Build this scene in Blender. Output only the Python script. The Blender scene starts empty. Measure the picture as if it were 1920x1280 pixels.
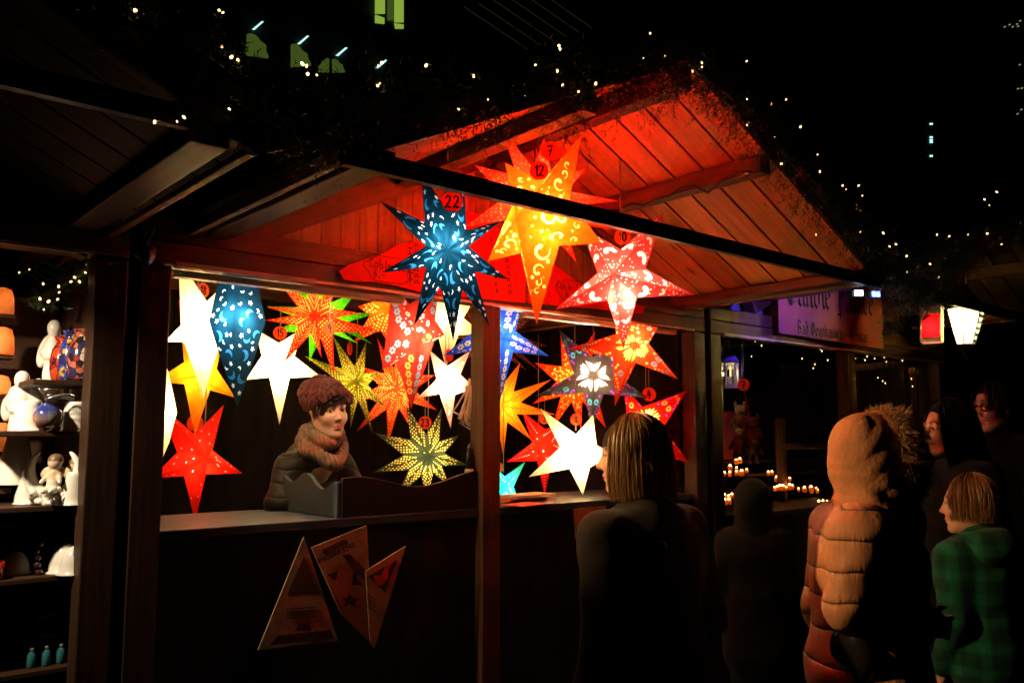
EXPO=0.0
import bpy, math, random
import numpy as np
from mathutils import Vector, Matrix, geometry
rnd = random.Random(11)
R = math.radians
S = bpy.context.scene
COL = S.collection
# ---------------------------------------------------------------- camera model
FPX, TH, PT, CZ = 1611.0, R(40.6), R(6.27), 1.5
FW = Vector((math.sin(TH)*math.cos(PT), math.cos(TH)*math.cos(PT), math.sin(PT)))
RT = Vector((math.cos(TH), -math.sin(TH), 0))
UP = RT.cross(FW)
CAM = Vector((0, 0, CZ))
FH = Vector((math.sin(TH), math.cos(TH), 0))

def ray(u, v): return FW + RT*((u-960)/FPX) + UP*((640-v)/FPX)
def PY(u, v, Y):
    d = ray(u, v); return CAM + d*(Y/d.y)
def PX(u, v, X):
    d = ray(u, v); return CAM + d*(X/d.x)
def PZ(u, v, Z):
    d = ray(u, v); return CAM + d*((Z-CZ)/d.z)
def PD(u, v, D):
    return CAM + ray(u, v)*D
def PN(u, v, c, n):
    d = ray(u, v); return CAM + d*((c-CAM).dot(n)/d.dot(n))

# ---------------------------------------------------------------- tagging
def tag(o, label=None, cat=None, group=None, kind=None):
    if label: o['label'] = label
    if cat: o['category'] = cat
    if group: o['group'] = group
    if kind: o['kind'] = kind
    return o
def empty(name, loc, label=None, cat=None, group=None, rz=0):
    o = bpy.data.objects.new(name, None); COL.objects.link(o)
    o.location = loc; o.rotation_euler.z = rz; o.empty_display_size = .05
    tag(o, label, cat, group)
    bpy.context.view_layer.update()
    return o
def parent_keep(o, p):
    o.parent = p
    o.matrix_parent_inverse = Matrix.LocRotScale(p.location, p.rotation_euler, p.scale).inverted()
def copy_tree(o, parent=None):
    c = o.copy(); COL.objects.link(c)
    if parent:
        mpi = o.matrix_parent_inverse.copy(); c.parent = parent; c.matrix_parent_inverse = mpi
    for ch in o.children: copy_tree(ch, c)
    return c

# ---------------------------------------------------------------- materials
def new_mat(name):
    m = bpy.data.materials.new(name); m.use_nodes = True
    nt = m.node_tree; nt.nodes.clear()
    out = nt.nodes.new('ShaderNodeOutputMaterial')
    return m, nt, out
def N(nt, typ, **kw):
    n = nt.nodes.new(typ)
    for k, v in kw.items():
        if k.startswith('i_'): n.inputs[k[2:].replace('_', ' ')].default_value = v
        else: setattr(n, k, v)
    return n
def c4(c): return (c[0], c[1], c[2], 1)

def mat_basic(name, col, rough=.6, metal=0, var=.25, scale=8, bump=0, spec=.4, coat=0, tint=False, sheen=0):
    m, nt, out = new_mat(name); L = nt.links
    b = N(nt, 'ShaderNodeBsdfPrincipled')
    b.inputs['Roughness'].default_value = rough; b.inputs['Metallic'].default_value = metal
    b.inputs['Specular IOR Level'].default_value = spec
    b.inputs['Coat Weight'].default_value = coat
    b.inputs['Sheen Weight'].default_value = sheen
    tc = N(nt, 'ShaderNodeTexCoord'); no = N(nt, 'ShaderNodeTexNoise')
    no.inputs['Scale'].default_value = scale; no.inputs['Detail'].default_value = 6
    L.new(tc.outputs['Object'], no.inputs['Vector'])
    mr = N(nt, 'ShaderNodeMapRange'); mr.inputs[1].default_value = .3; mr.inputs[2].default_value = .7
    mr.inputs[3].default_value = 1-var; mr.inputs[4].default_value = 1+var*.5
    L.new(no.outputs['Fac'], mr.inputs[0])
    mx = N(nt, 'ShaderNodeVectorMath', operation='SCALE')
    if tint:
        at = N(nt, 'ShaderNodeAttribute', attribute_name='tint'); L.new(at.outputs['Color'], mx.inputs[0])
    else: mx.inputs[0].default_value = col
    L.new(mr.outputs[0], mx.inputs['Scale']); L.new(mx.outputs[0], b.inputs['Base Color'])
    if bump:
        bp = N(nt, 'ShaderNodeBump'); bp.inputs['Strength'].default_value = bump; bp.inputs['Distance'].default_value = .004
        n2 = N(nt, 'ShaderNodeTexNoise'); n2.inputs['Scale'].default_value = scale*9; n2.inputs['Detail'].default_value = 4
        L.new(tc.outputs['Object'], n2.inputs['Vector'])
        L.new(n2.outputs['Fac'], bp.inputs['Height']); L.new(bp.outputs[0], b.inputs['Normal'])
    L.new(b.outputs[0], out.inputs[0]); return m

def mat_wood(name, col, dark, rough=.55, knots=True):
    m, nt, out = new_mat(name); L = nt.links
    b = N(nt, 'ShaderNodeBsdfPrincipled'); b.inputs['Roughness'].default_value = rough
    b.inputs['Specular IOR Level'].default_value = .3
    uv = N(nt, 'ShaderNodeUVMap'); mp = N(nt, 'ShaderNodeMapping'); mp.inputs['Scale'].default_value = (1.6, 26, 1)
    geo = N(nt, 'ShaderNodeNewGeometry')
    ad = N(nt, 'ShaderNodeVectorMath', operation='ADD'); cb = N(nt, 'ShaderNodeCombineXYZ')
    ml = N(nt, 'ShaderNodeMath', operation='MULTIPLY'); ml.inputs[1].default_value = 37.
    L.new(geo.outputs['Random Per Island'], ml.inputs[0]); L.new(ml.outputs[0], cb.inputs[0]); L.new(ml.outputs[0], cb.inputs[1])
    L.new(uv.outputs[0], ad.inputs[0]); L.new(cb.outputs[0], ad.inputs[1]); L.new(ad.outputs[0], mp.inputs[0])
    no = N(nt, 'ShaderNodeTexNoise'); no.inputs['Scale'].default_value = 1.5; no.inputs['Detail'].default_value = 8; no.inputs['Distortion'].default_value = .6
    L.new(mp.outputs[0], no.inputs[0])
    cr = N(nt, 'ShaderNodeValToRGB'); cr.color_ramp.elements[0].position = .32; cr.color_ramp.elements[1].position = .66
    cr.color_ramp.elements[0].color = c4(dark); cr.color_ramp.elements[1].color = c4(col)
    L.new(no.outputs['Fac'], cr.inputs[0])
    hs = N(nt, 'ShaderNodeHueSaturation'); mr = N(nt, 'ShaderNodeMapRange'); mr.inputs[3].default_value = .72; mr.inputs[4].default_value = 1.15
    L.new(geo.outputs['Random Per Island'], mr.inputs[0]); L.new(mr.outputs[0], hs.inputs['Value']); L.new(cr.outputs[0], hs.inputs['Color'])
    last = hs.outputs[0]
    if knots:
        vo = N(nt, 'ShaderNodeTexVoronoi'); vo.inputs['Scale'].default_value = 1.0
        m2 = N(nt, 'ShaderNodeMapping'); m2.inputs['Scale'].default_value = (2.2, 6.5, 1)
        L.new(ad.outputs[0], m2.inputs[0]); L.new(m2.outputs[0], vo.inputs[0])
        k = N(nt, 'ShaderNodeMapRange'); k.inputs[1].default_value = .03; k.inputs[2].default_value = .13
        L.new(vo.outputs['Distance'], k.inputs[0])
        mx = N(nt, 'ShaderNodeMix', data_type='RGBA'); mx.inputs[6].default_value = c4([x*.35 for x in dark])
        L.new(k.outputs[0], mx.inputs[0]); L.new(last, mx.inputs[7]); last = mx.outputs[2]
    L.new(last, b.inputs['Base Color'])
    bp = N(nt, 'ShaderNodeBump'); bp.inputs['Strength'].default_value = .25; bp.inputs['Distance'].default_value = .003
    L.new(no.outputs['Fac'], bp.inputs['Height']); L.new(bp.outputs[0], b.inputs['Normal'])
    L.new(b.outputs[0], out.inputs[0]); return m

def mat_paper(name, trans, refl=None, mix=.6, fib=.3, scale=30):
    """thin paper lit from inside: translucent + diffuse"""
    if refl is None: refl = tuple(min(.9, x*.9+.01) for x in trans)
    m, nt, out = new_mat(name); L = nt.links
    tc = N(nt, 'ShaderNodeTexCoord'); no = N(nt, 'ShaderNodeTexNoise'); no.inputs['Scale'].default_value = scale; no.inputs['Detail'].default_value = 7
    no.inputs['Distortion'].default_value = 1.2
    L.new(tc.outputs['Object'], no.inputs[0])
    mr = N(nt, 'ShaderNodeMapRange'); mr.inputs[1].default_value = .3; mr.inputs[2].default_value = .7; mr.inputs[3].default_value = 1-fib; mr.inputs[4].default_value = 1+fib*.4
    L.new(no.outputs['Fac'], mr.inputs[0])
    a = N(nt, 'ShaderNodeVectorMath', operation='SCALE'); a.inputs[0].default_value = trans; L.new(mr.outputs[0], a.inputs['Scale'])
    t = N(nt, 'ShaderNodeBsdfTranslucent'); L.new(a.outputs[0], t.inputs[0])
    d = N(nt, 'ShaderNodeBsdfDiffuse'); d.inputs[0].default_value = c4(refl)
    x = N(nt, 'ShaderNodeMixShader'); x.inputs[0].default_value = mix
    L.new(d.outputs[0], x.inputs[1]); L.new(t.outputs[0], x.inputs[2]); L.new(x.outputs[0], out.inputs[0])
    return m
def mat_emit(name, col, st):
    m, nt, out = new_mat(name)
    e = N(nt, 'ShaderNodeEmission'); e.inputs[0].default_value = c4(col); e.inputs[1].default_value = st
    nt.links.new(e.outputs[0], out.inputs[0]); return m
def mat_clear(name, tintc=(1, 1, 1), fac=.05, rough=.02):
    m, nt, out = new_mat(name); L = nt.links
    t = N(nt, 'ShaderNodeBsdfTransparent'); t.inputs[0].default_value = c4(tintc)
    g = N(nt, 'ShaderNodeBsdfGlossy'); g.inputs['Roughness'].default_value = rough
    tc = N(nt, 'ShaderNodeTexCoord'); no = N(nt, 'ShaderNodeTexNoise'); no.inputs['Scale'].default_value = 3; no.inputs['Detail'].default_value = 8
    L.new(tc.outputs['Object'], no.inputs[0])
    mr = N(nt, 'ShaderNodeMapRange'); mr.inputs[3].default_value = fac*.4; mr.inputs[4].default_value = fac*1.6; L.new(no.outputs['Fac'], mr.inputs[0])
    x = N(nt, 'ShaderNodeMixShader'); L.new(mr.outputs[0], x.inputs[0]); L.new(t.outputs[0], x.inputs[1]); L.new(g.outputs[0], x.inputs[2])
    L.new(x.outputs[0], out.inputs[0]); return m
def mat_mosaic(name, cols, scale, rough=.15):
    m, nt, out = new_mat(name); L = nt.links
    b = N(nt, 'ShaderNodeBsdfPrincipled'); b.inputs['Roughness'].default_value = rough; b.inputs['Coat Weight'].default_value = .6
    tc = N(nt, 'ShaderNodeTexCoord'); vo = N(nt, 'ShaderNodeTexVoronoi'); vo.inputs['Scale'].default_value = scale
    L.new(tc.outputs['Object'], vo.inputs[0])
    sp = N(nt, 'ShaderNodeSeparateColor'); L.new(vo.outputs['Color'], sp.inputs[0])
    cr = N(nt, 'ShaderNodeValToRGB'); cr.color_ramp.interpolation = 'CONSTANT'
    el = cr.color_ramp.elements
    while len(el) < len(cols): el.new(.5)
    for i, c in enumerate(cols): el[i].position = i/len(cols); el[i].color = c4(c)
    L.new(sp.outputs[0], cr.inputs[0])
    ve = N(nt, 'ShaderNodeTexVoronoi', feature='DISTANCE_TO_EDGE'); ve.inputs['Scale'].default_value = scale; L.new(tc.outputs['Object'], ve.inputs[0])
    k = N(nt, 'ShaderNodeMapRange'); k.inputs[1].default_value = .03; k.inputs[2].default_value = .06; L.new(ve.outputs[0], k.inputs[0])
    mx = N(nt, 'ShaderNodeMix', data_type='RGBA'); mx.inputs[6].default_value = (.02, .015, .01, 1); L.new(k.outputs[0], mx.inputs[0]); L.new(cr.outputs[0], mx.inputs[7])
    L.new(mx.outputs[2], b.inputs['Base Color']); L.new(b.outputs[0], out.inputs[0]); return m

M = {}
M['stain'] = mat_wood('dark_stained_wood', (.065, .028, .011), (.03, .013, .005), knots=False)
M['pine'] = mat_wood('pine_boards', (.60, .30, .085), (.40, .17, .045))
M['pine_gable'] = mat_wood('dimmed_pine_boards', (.36, .22, .075), (.24, .13, .04))  # pine colour darkened so the star light on the gable stays low
M['pale_board'] = mat_wood('pale_boards', (.40, .36, .34), (.24, .21, .20))
M['beamwood'] = mat_wood('brown_beam_wood', (.16, .075, .026), (.095, .042, .014))
M['black'] = mat_basic('black_metal', (.012, .011, .011), rough=.4, metal=0, spec=.3)
M['metal'] = mat_basic('bare_metal', (.6, .58, .55), rough=.3, metal=1)
M['trim'] = mat_basic('pale_trim', (.72, .62, .42), rough=.45)
M['cloth_black'] = mat_basic('black_backcloth', (.012, .011, .010), rough=.95, spec=0, bump=.4)
M['counter'] = mat_basic('grey_blue_paint', (.050, .075, .088), rough=.55, scale=5, bump=.2)
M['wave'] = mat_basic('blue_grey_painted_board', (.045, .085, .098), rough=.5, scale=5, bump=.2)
M['wave_dark'] = mat_basic('shade_dark_board', (.011, .011, .011), rough=.6)  # near-black for the backlit divider front; its shade is in the colour
M['roofing'] = mat_basic('roofing_felt', (.02, .02, .02), rough=.9)
M['clear'] = mat_clear('clear_plastic', (.93, .93, .92), .05)
M['fascia'] = mat_basic('pale_fascia_paint', (.34, .22, .10), rough=.6)
M['asphalt'] = mat_basic('dark_paving', (.035, .032, .03), rough=.75, scale=14, bump=.6)
M['white_cer'] = mat_basic('white_glazed_ceramic', (.80, .76, .68), rough=.2, coat=.5, var=.08)
M['tagc'] = mat_paper('orange_card', (.95, .17, .03), (.9, .17, .04), mix=.55, fib=.08)
M['sign_red'] = mat_paper('red_sign_card', (.8, .03, .012), (.85, .035, .015), mix=.25, fib=.06)
M['ink'] = mat_basic('black_marker_ink', (.015, .008, .006), rough=.5)
M['string'] = mat_basic('cord_grey', (.25, .22, .18), rough=.8)

# ---------------------------------------------------------------- mesh builder
class MB:
    def __init__(s): s.v = []; s.f = []; s.m = []; s.uv = []
    def add(s, vs, fs, mat=0, uvs=None):
        o = len(s.v); s.v += [tuple(p) for p in vs]
        for i, f in enumerate(fs):
            s.f.append([o+k for k in f]); s.m.append(mat if not isinstance(mat, list) else mat[i])
            s.uv.append(uvs[i] if uvs else [(vs[k][0]+vs[k][1]*.37, vs[k][2]+vs[k][1]*.1) for k in f])
    def obox(s, c, ax, mat=0):
        """box from centre and three half-axis vectors; uv runs along the longest axis"""
        c = Vector(c); ax = [Vector(a) for a in ax]; ln = [a.length for a in ax]
        L = ln.index(max(ln)); vs = []; loc = []
        for x in (-1, 1):
            for y in (-1, 1):
                for z in (-1, 1): vs.append(c+ax[0]*x+ax[1]*y+ax[2]*z); loc.append((x*ln[0], y*ln[1], z*ln[2]))
        fs = [(0, 1, 3, 2), (4, 6, 7, 5), (0, 4, 5, 1), (2, 3, 7, 6), (0, 2, 6, 4), (1, 5, 7, 3)]
        nrm = [0, 0, 1, 1, 2, 2]; uvs = []
        off = (c.x*.7+c.z*1.3, c.y*.9+c.z*.4)
        for f, n in zip(fs, nrm):
            a = L if n != L else (L+1) % 3
            b = 3-n-a
            uvs.append([(loc[k][a]+off[0], loc[k][b]+off[1]) for k in f])
        s.add(vs, fs, mat, uvs)
    def box(s, x0, x1, y0, y1, z0, z1, mat=0):
        s.obox(((x0+x1)/2, (y0+y1)/2, (z0+z1)/2), ((abs(x1-x0)/2, 0, 0), (0, abs(y1-y0)/2, 0), (0, 0, abs(z1-z0)/2)), mat)
    def beam(s, p, q, w, h, up=(0, 0, 1), mat=0):
        p, q = Vector(p), Vector(q); d = q-p; side = d.cross(Vector(up)).normalized(); u = side.cross(d).normalized()
        s.obox((p+q)/2, (d/2, side*w/2, u*h/2), mat)
    def tube(s, pts, r, n=8, mat=0, cap=True):
        pts = [Vector(p) for p in pts]; rs = r if isinstance(r, (list, tuple)) else [r]*len(pts)
        vs = []; fs = []
        ref = Vector((0, 0, 1))
        for i, p in enumerate(pts):
            d = (pts[min(i+1, len(pts)-1)]-pts[max(i-1, 0)]).normalized()
            a = ref if abs(d.dot(ref)) < .95 else Vector((1, 0, 0))
            s1 = d.cross(a).normalized(); s2 = s1.cross(d)
            for k in range(n):
                t = 2*math.pi*k/n; vs.append(p+(s1*math.cos(t)+s2*math.sin(t))*rs[i])
        for i in range(len(pts)-1):
            for k in range(n): fs.append((i*n+k, i*n+(k+1) % n, (i+1)*n+(k+1) % n, (i+1)*n+k))
        if cap: fs.append(tuple(range(n))[::-1]); fs.append(tuple((len(pts)-1)*n+k for k in range(n)))
        s.add(vs, fs, mat)
    def lathe(s, prof, c, n=28, mat=0, sx=1, sy=1, rz=0):
        c = Vector(c); vs = []; fs = []
        for (r, z) in prof:
            for k in range(n):
                t = 2*math.pi*k/n+rz; vs.append(c+Vector((r*math.cos(t)*sx, r*math.sin(t)*sy, z)))
        for i in range(len(prof)-1):
            for k in range(n): fs.append((i*n+k, i*n+(k+1) % n, (i+1)*n+(k+1) % n, (i+1)*n+k))
        if prof[0][0] > 1e-5: fs.append(tuple(range(n))[::-1])
        if prof[-1][0] > 1e-5: fs.append(tuple((len(prof)-1)*n+k for k in range(n)))
        s.add(vs, fs, mat)
    def ball(s, c, r, n=12, mat=0, sc=(1, 1, 1)):
        c = Vector(c); h = n//2; vs = [c+Vector((0, 0, -r*sc[2]))]; fs = []
        for i in range(1, h):
            a = math.pi*i/h
            for k in range(n):
                t = 2*math.pi*k/n; vs.append(c+Vector((r*sc[0]*math.sin(a)*math.cos(t), r*sc[1]*math.sin(a)*math.sin(t), -r*sc[2]*math.cos(a))))
        vs.append(c+Vector((0, 0, r*sc[2]))); T = len(vs)-1
        for k in range(n): fs.append((0, 1+(k+1) % n, 1+k)); fs.append((T, 1+(h-2)*n+k, 1+(h-2)*n+(k+1) % n))
        for i in range(h-2):
            for k in range(n): fs.append((1+i*n+k, 1+i*n+(k+1) % n, 1+(i+1)*n+(k+1) % n, 1+(i+1)*n+k))
        s.add(vs, fs, mat)
    def prism(s, poly, o, ex, ey, en, th, mat=0):
        """extrude a 2-D polygon given in the frame (o, ex, ey) by th along en"""
        o, ex, ey, en = Vector(o), Vector(ex), Vector(ey), Vector(en)
        n = len(poly); a = [o+ex*x+ey*y for x, y in poly]; b = [p+en*th for p in a]
        fs = [tuple(range(n))[::-1], tuple(range(n, 2*n))]+[(i, (i+1) % n, n+(i+1) % n, n+i) for i in range(n)]
        s.add(a+b, fs, mat)
    def strokes(s, lines, o, ex, ey, w, mat=0, nib=None):
        """flat pen strokes in the frame (o, ex, ey)"""
        o, ex, ey = Vector(o), Vector(ex), Vector(ey); en = ex.cross(ey).normalized()
        for ln in lines:
            for (x0, y0), (x1, y1) in zip(ln, ln[1:]):
                dx, dy = x1-x0, y1-y0; l = math.hypot(dx, dy) or 1
                if nib: nx, ny = nib[0]*w/2, nib[1]*w/2; ex0 = ey0 = 0
                else: nx, ny = -dy/l*w/2, dx/l*w/2; ex0, ey0 = dx/l*w*.35, dy/l*w*.35
                q = [(x0-ex0+nx, y0-ey0+ny), (x0-ex0-nx, y0-ey0-ny), (x1+ex0-nx, y1+ey0-ny), (x1+ex0+nx, y1+ey0+ny)]
                k = (len(s.f) % 7)*2e-5
                s.add([o+ex*x+ey*y+en*k for x, y in q], [(0, 1, 2, 3)], mat)
    def build(s, name, mats, parent=None, smooth=False, bevel=0):
        me = bpy.data.meshes.new(name); me.from_pydata(s.v, [], s.f)
        if not isinstance(mats, (list, tuple)): mats = [mats]
        for m in mats: me.materials.append(m)
        me.polygons.foreach_set('material_index', s.m)
        ul = me.uv_layers.new(name='UVMap'); flat = []
        for u in s.uv:
            for p in u: flat += [p[0], p[1]]
        ul.data.foreach_set('uv', flat)
        if smooth: me.polygons.foreach_set('use_smooth', [True]*len(me.polygons))
        me.update()
        o = bpy.data.objects.new(name, me); COL.objects.link(o)
        if parent: parent_keep(o, parent)
        if bevel:
            b = o.modifiers.new('bevel', 'BEVEL'); b.width = bevel; b.segments = 2; b.limit_method = 'ANGLE'
        return o

def lamp(name, loc, power, col, parent, radius=.025, typ='POINT', target=None, angle=70, blend=.6):
    l = bpy.data.lights.new(name, typ); l.energy = power; l.color = col; l.shadow_soft_size = radius
    o = bpy.data.objects.new(name, l); COL.objects.link(o); o.location = loc
    if typ == 'SPOT':
        l.spot_size = R(angle); l.spot_blend = blend
        o.rotation_euler = (Vector(target)-Vector(loc)).to_track_quat('-Z', 'Y').to_euler()
    if parent: parent_keep(o, parent)
    return o
WARM = (1, .80, .52)
# handwriting / marker strokes on a unit box
HW = {'0': [[(.5, 1), (.15, .75), (.15, .25), (.5, 0), (.85, .25), (.85, .75), (.5, 1)]], '1': [[(.25, .75), (.55, 1), (.5, 0)]],
      '2': [[(.1, .8), (.4, 1), (.8, .85), (.7, .55), (.1, .02), (.35, .1), (.9, 0)]], '3': [[(.15, .9), (.5, 1), (.8, .8), (.4, .55), (.85, .3), (.5, 0), (.1, .12)]],
      '4': [[(.45, 1), (.1, .4), (.9, .42)], [(.65, .75), (.6, 0)]], '5': [[(.85, 1), (.3, 1), (.2, .55), (.6, .6), (.85, .3), (.5, 0), (.1, .1)]],
      '6': [[(.75, 1), (.3, .7), (.15, .25), (.5, 0), (.85, .25), (.5, .5), (.2, .3)]], '7': [[(.1, .9), (.9, 1), (.45, 0)], [(.3, .5), (.8, .52)]],
      '8': [[(.5, .52), (.2, .75), (.5, 1), (.8, .75), (.5, .52), (.15, .25), (.5, 0), (.85, .25), (.5, .52)]], '9': [[(.85, .7), (.5, 1), (.15, .75), (.5, .5), (.85, .8), (.75, 0)]],
      'C': [[(.9, .9), (.5, 1), (.1, .6), (.15, .15), (.6, 0), (.95, .2)]], 'a': [[(.8, .5), (.4, .6), (.1, .3), (.3, 0), (.75, .2), (.8, .55), (.85, .02)]],
      'b': [[(.15, 1), (.15, .05), (.6, 0), (.85, .25), (.5, .5), (.15, .3)]], 'l': [[(.4, 1), (.4, .1), (.7, 0)]], 'e': [[(.15, .3), (.8, .35), (.5, .6), (.1, .3), (.4, 0), (.85, .12)]],
      '-': [[(.1, .35), (.9, .38)]], 'S': [[(.85, .9), (.45, 1), (.15, .75), (.8, .3), (.5, 0), (.1, .15)]], 't': [[(.45, .95), (.45, .1), (.75, 0)], [(.15, .6), (.8, .6)]],
      '.': [[(.2, 0), (.28, .04)]], ',': [[(.25, .08), (.15, -.12)]], ' ': []}
def hand_lines(txt, h, w=.62, sp=.12, wob=0):
    out = []; x = 0
    for ch in txt:
        for ln in HW.get(ch, []): out.append([(x+p[0]*w*h, p[1]*h+wob*rnd.uniform(-1, 1)*h) for p in ln])
        x += (w+sp)*h*(.6 if ch in 'l.,1' else 1)
    return out, x
# ---------------------------------------------------------------- market stalls
YF, YR, YB = 3.0, 1.86, 4.75         # stall front, roof front edge, back wall
SL, APEX = .474, 2.855
def under(dx): return APEX-SL*abs(dx)
SN = {}
def stall(xc, label, main=False, LH=1.37, gmat='pine'):
    root = empty('market_stall', (xc, YF, 0), label, 'market stall', 'wooden market stalls standing in a row')
    W = 1.485
    for dx in ((-W, W, -.02) if main else (-W, W, .06)):
        b = MB(); b.box(xc+dx-.05, xc+dx+.05, 2.955, 3.045, .0, 2.078); b.build('post', M['beamwood'] if abs(dx) < 1 else M['stain'], root, bevel=.004)
    b = MB(); b.box(xc-W-.05, xc+W+.05, 2.95, 3.05, 2.084, 2.158); b.box(xc-W-.05, xc+W+.05, 2.956, 3.044, 2.162, 2.238)
    b.build('beam', M['beamwood'], root, bevel=.004)
    b = MB(); b.box(xc-W+.06, xc-.9, 2.938, 2.949, 2.076, 2.092); b.box(xc-.9, xc+W-.06, 2.941, 2.949, 2.080, 2.090); b.build('edge_trim', M['trim'], root)
    # gable boarding above the beam
    b = MB(); n = 0; x = -1.42
    while x < 1.42:
        a, c = x, x+.083
        za, zc = under(a)-.02, under(c)-.02
        if min(za, zc) > 2.26:
            b.prism([(a, 2.20), (c, 2.20), (c, zc), (a, za)], (xc, 3.075, 0), (1, 0, 0), (0, 0, 1), (0, 1, 0), .016)
            ii = len(b.uv)-6
            for f in range(ii, len(b.uv)): b.uv[f] = [(v1, u1) for (u1, v1) in b.uv[f]]
        x += .0875
    b.build('gable_boarding', M[gmat], root)
    for sg in (-1, 1):
        b = MB(); b.beam((xc+sg*.03, 3.0, under(.03)-.06), (xc+sg*(LH-.04), 3.0, under(LH-.04)-.06), .07, .105); b.build('rafter', M['beamwood'], root, bevel=.004)
    # roof: boards run from ridge to eave
    for sg in (-1, 1):
        b = MB(); y = YR; L = LH
        while y < YB+.1:
            w = .150
            p = Vector((xc+sg*.012, y+w/2, under(.012)+.011)); q = Vector((xc+sg*L, y+w/2, under(L)+.011))
            d = q-p; up = Vector((sg*SL, 0, 1)).normalized()
            b.obox((p+q)/2, (d/2, Vector((0, w/2-.004, 0)), up*.010))
            y += w+.003
        rs = b.build('roof_boards', M['pine'] if main else M['stain'], root)
        b = MB(); p = Vector((xc, 0, under(0)+.045)); q = Vector((xc+sg*(L+.03), 0, under(L+.03)+.045)); d = q-p; up = Vector((sg*SL, 0, 1)).normalized()
        b.obox((p+q)/2+Vector((0, (YR+YB+.1)/2, 0)), (d/2, Vector((0, (YB+.1-YR)/2, 0)), up*.008)); b.build('roofing_felt', M['roofing'], root)
        b = MB(); p = Vector((xc+sg*.01, YR-.012, under(.01)+.035)); q = Vector((xc+sg*(L+.03), YR-.012, under(L+.03)+.035))
        b.beam(p, q, .022, .085); b.build('verge_board', M['stain'], root, bevel=.003)
        for dx, h, w in ((.50, .075, .07), (LH-.09, .045, .09)):
            b = MB(); z = under(dx)-h/2-.004
            b.beam((xc+sg*dx, YR+.01, z), (xc+sg*dx, YB, z), w, h); pu = b.build('purlin', M['beamwood'], root, bevel=.004)
            if main and sg == 1 and dx < 1:
                b = MB(); zz = z-.03; xx = xc+sg*dx-w/2-.008; pts = []
                for i in range(25):
                    yy = YR+.05+i*.07; pts.append((xx, yy, zz+.012*math.sin(i*1.7)-(.03 if i % 5 == 3 else 0)))
                b.tube(pts, .005, 6); b.build('cable', M['black'], pu, smooth=True)
        b = MB(); b.box(xc+sg*(L-.01), xc+sg*(L+.015), YR, YB, under(L)-.012, under(L)+.03); b.build('eave_fascia', M['fascia'], root, bevel=.003)
    b = MB(); b.beam((xc, YR+.01, under(0)-.05), (xc, YB, under(0)-.05), .075, .10); b.build('ridge_beam', M['stain'], root, bevel=.004)
    # front rail with screws and the clear gable sheet over it
    b = MB(); zr0, zr1 = 2.172, 2.222; hw = 1.40 if LH > 1.2 else 1.17
    b.box(xc-hw, xc+hw, YR-.012, YR+.012, zr0, zr1)
    x = -hw+.1
    while x < hw:
        b.ball((xc+x, YR-.0125, (zr0+zr1)/2+.01), .008, 8, 1, (1, .5, 1)); x += .24
    b.build('gable_rail', [M['black'], M['metal']], root)
    b = MB(); b.prism([(-1.30, 2.225), (1.30, 2.225), (0.02, under(0.02)-.004), (-.02, under(.02)-.004)], (xc, YR+.02, 0), (1, 0, 0), (0, 0, 1), (0, 1, 0), .003)
    b.build('clear_gable_sheet', M['clear'], root)
    # shell of the stall
    b = MB()
    for i in range(30): b.box(xc-1.46+i*.098, xc-1.46+i*.098+.095, YB-.03, YB, .1, 2.3)
    b.prism([(-1.46, 2.3), (1.46, 2.3), (0, under(0)-.02)], (xc, YB-.03, 0), (1, 0, 0), (0, 0, 1), (0, 1, 0), .02)
    b.build('back_wall', M['stain'], root)
    for sg in (-1, 1):
        b = MB()
        for i in range(17): b.box(xc+sg*1.47, xc+sg*1.49, 3.05+i*.1, 3.05+i*.1+.097, .02, 2.18)
        b.build('side_wall', M['stain'], root)
    b = MB(); b.box(xc-1.46, xc+1.46, 3.03, YB-.03, .02, .14); b.build('floor_deck', M['stain'], root)
    if main:
        b = MB(); yy = YB-.10; pts = []; n = 120
        vs = []; fs = []
        for i in range(n+1):
            x = xc-1.44+2.88*i/n; y = yy+.018*math.sin(i*.9)+.012*math.sin(i*.37+1)
            vs += [(x, y, .15), (x, y, 2.28)]
        for i in range(n): fs.append((2*i, 2*i+2, 2*i+3, 2*i+1))
        b.add(vs, fs); b.build('back_curtain', M['cloth_black'], root, smooth=True)
        for sg in (-1, 1):
            b = MB(); vs = []; fs = []
            for i in range(61):
                y = 3.07+1.55*i/60; x = xc+sg*(1.44+.012*math.sin(i*.9))
                vs += [(x, y, .15), (x, y, 2.2)]
            for i in range(60): fs.append((2*i, 2*i+2, 2*i+3, 2*i+1))
            b.add(vs, fs); b.build('side_curtain', M['cloth_black'], root, smooth=True)
        b = MB(); b.box(xc-1.43, xc+1.43, 2.985, 3.57, 1.150, 1.185); b.build('counter_top', M['counter'], root, bevel=.004)
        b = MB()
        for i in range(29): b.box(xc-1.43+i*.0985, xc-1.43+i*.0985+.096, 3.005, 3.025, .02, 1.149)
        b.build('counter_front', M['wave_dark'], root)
        # wavy divider: one board runs back from the front edge, the other along it
        def wave(L, f, n=40): return [(0, 0)]+[(L, 0)]+[(L*(1-i/n), f(L*(1-i/n))) for i in range(n+1)]
        p0 = PX(641, 940, 1.69); L1 = .53
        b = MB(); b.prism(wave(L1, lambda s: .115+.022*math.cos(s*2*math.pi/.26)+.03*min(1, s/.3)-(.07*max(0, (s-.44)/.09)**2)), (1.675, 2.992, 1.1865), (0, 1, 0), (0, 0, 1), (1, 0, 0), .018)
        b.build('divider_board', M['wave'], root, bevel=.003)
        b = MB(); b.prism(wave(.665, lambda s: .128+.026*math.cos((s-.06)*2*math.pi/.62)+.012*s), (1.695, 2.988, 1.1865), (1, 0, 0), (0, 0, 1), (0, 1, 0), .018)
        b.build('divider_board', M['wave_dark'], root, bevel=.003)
    return root
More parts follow.
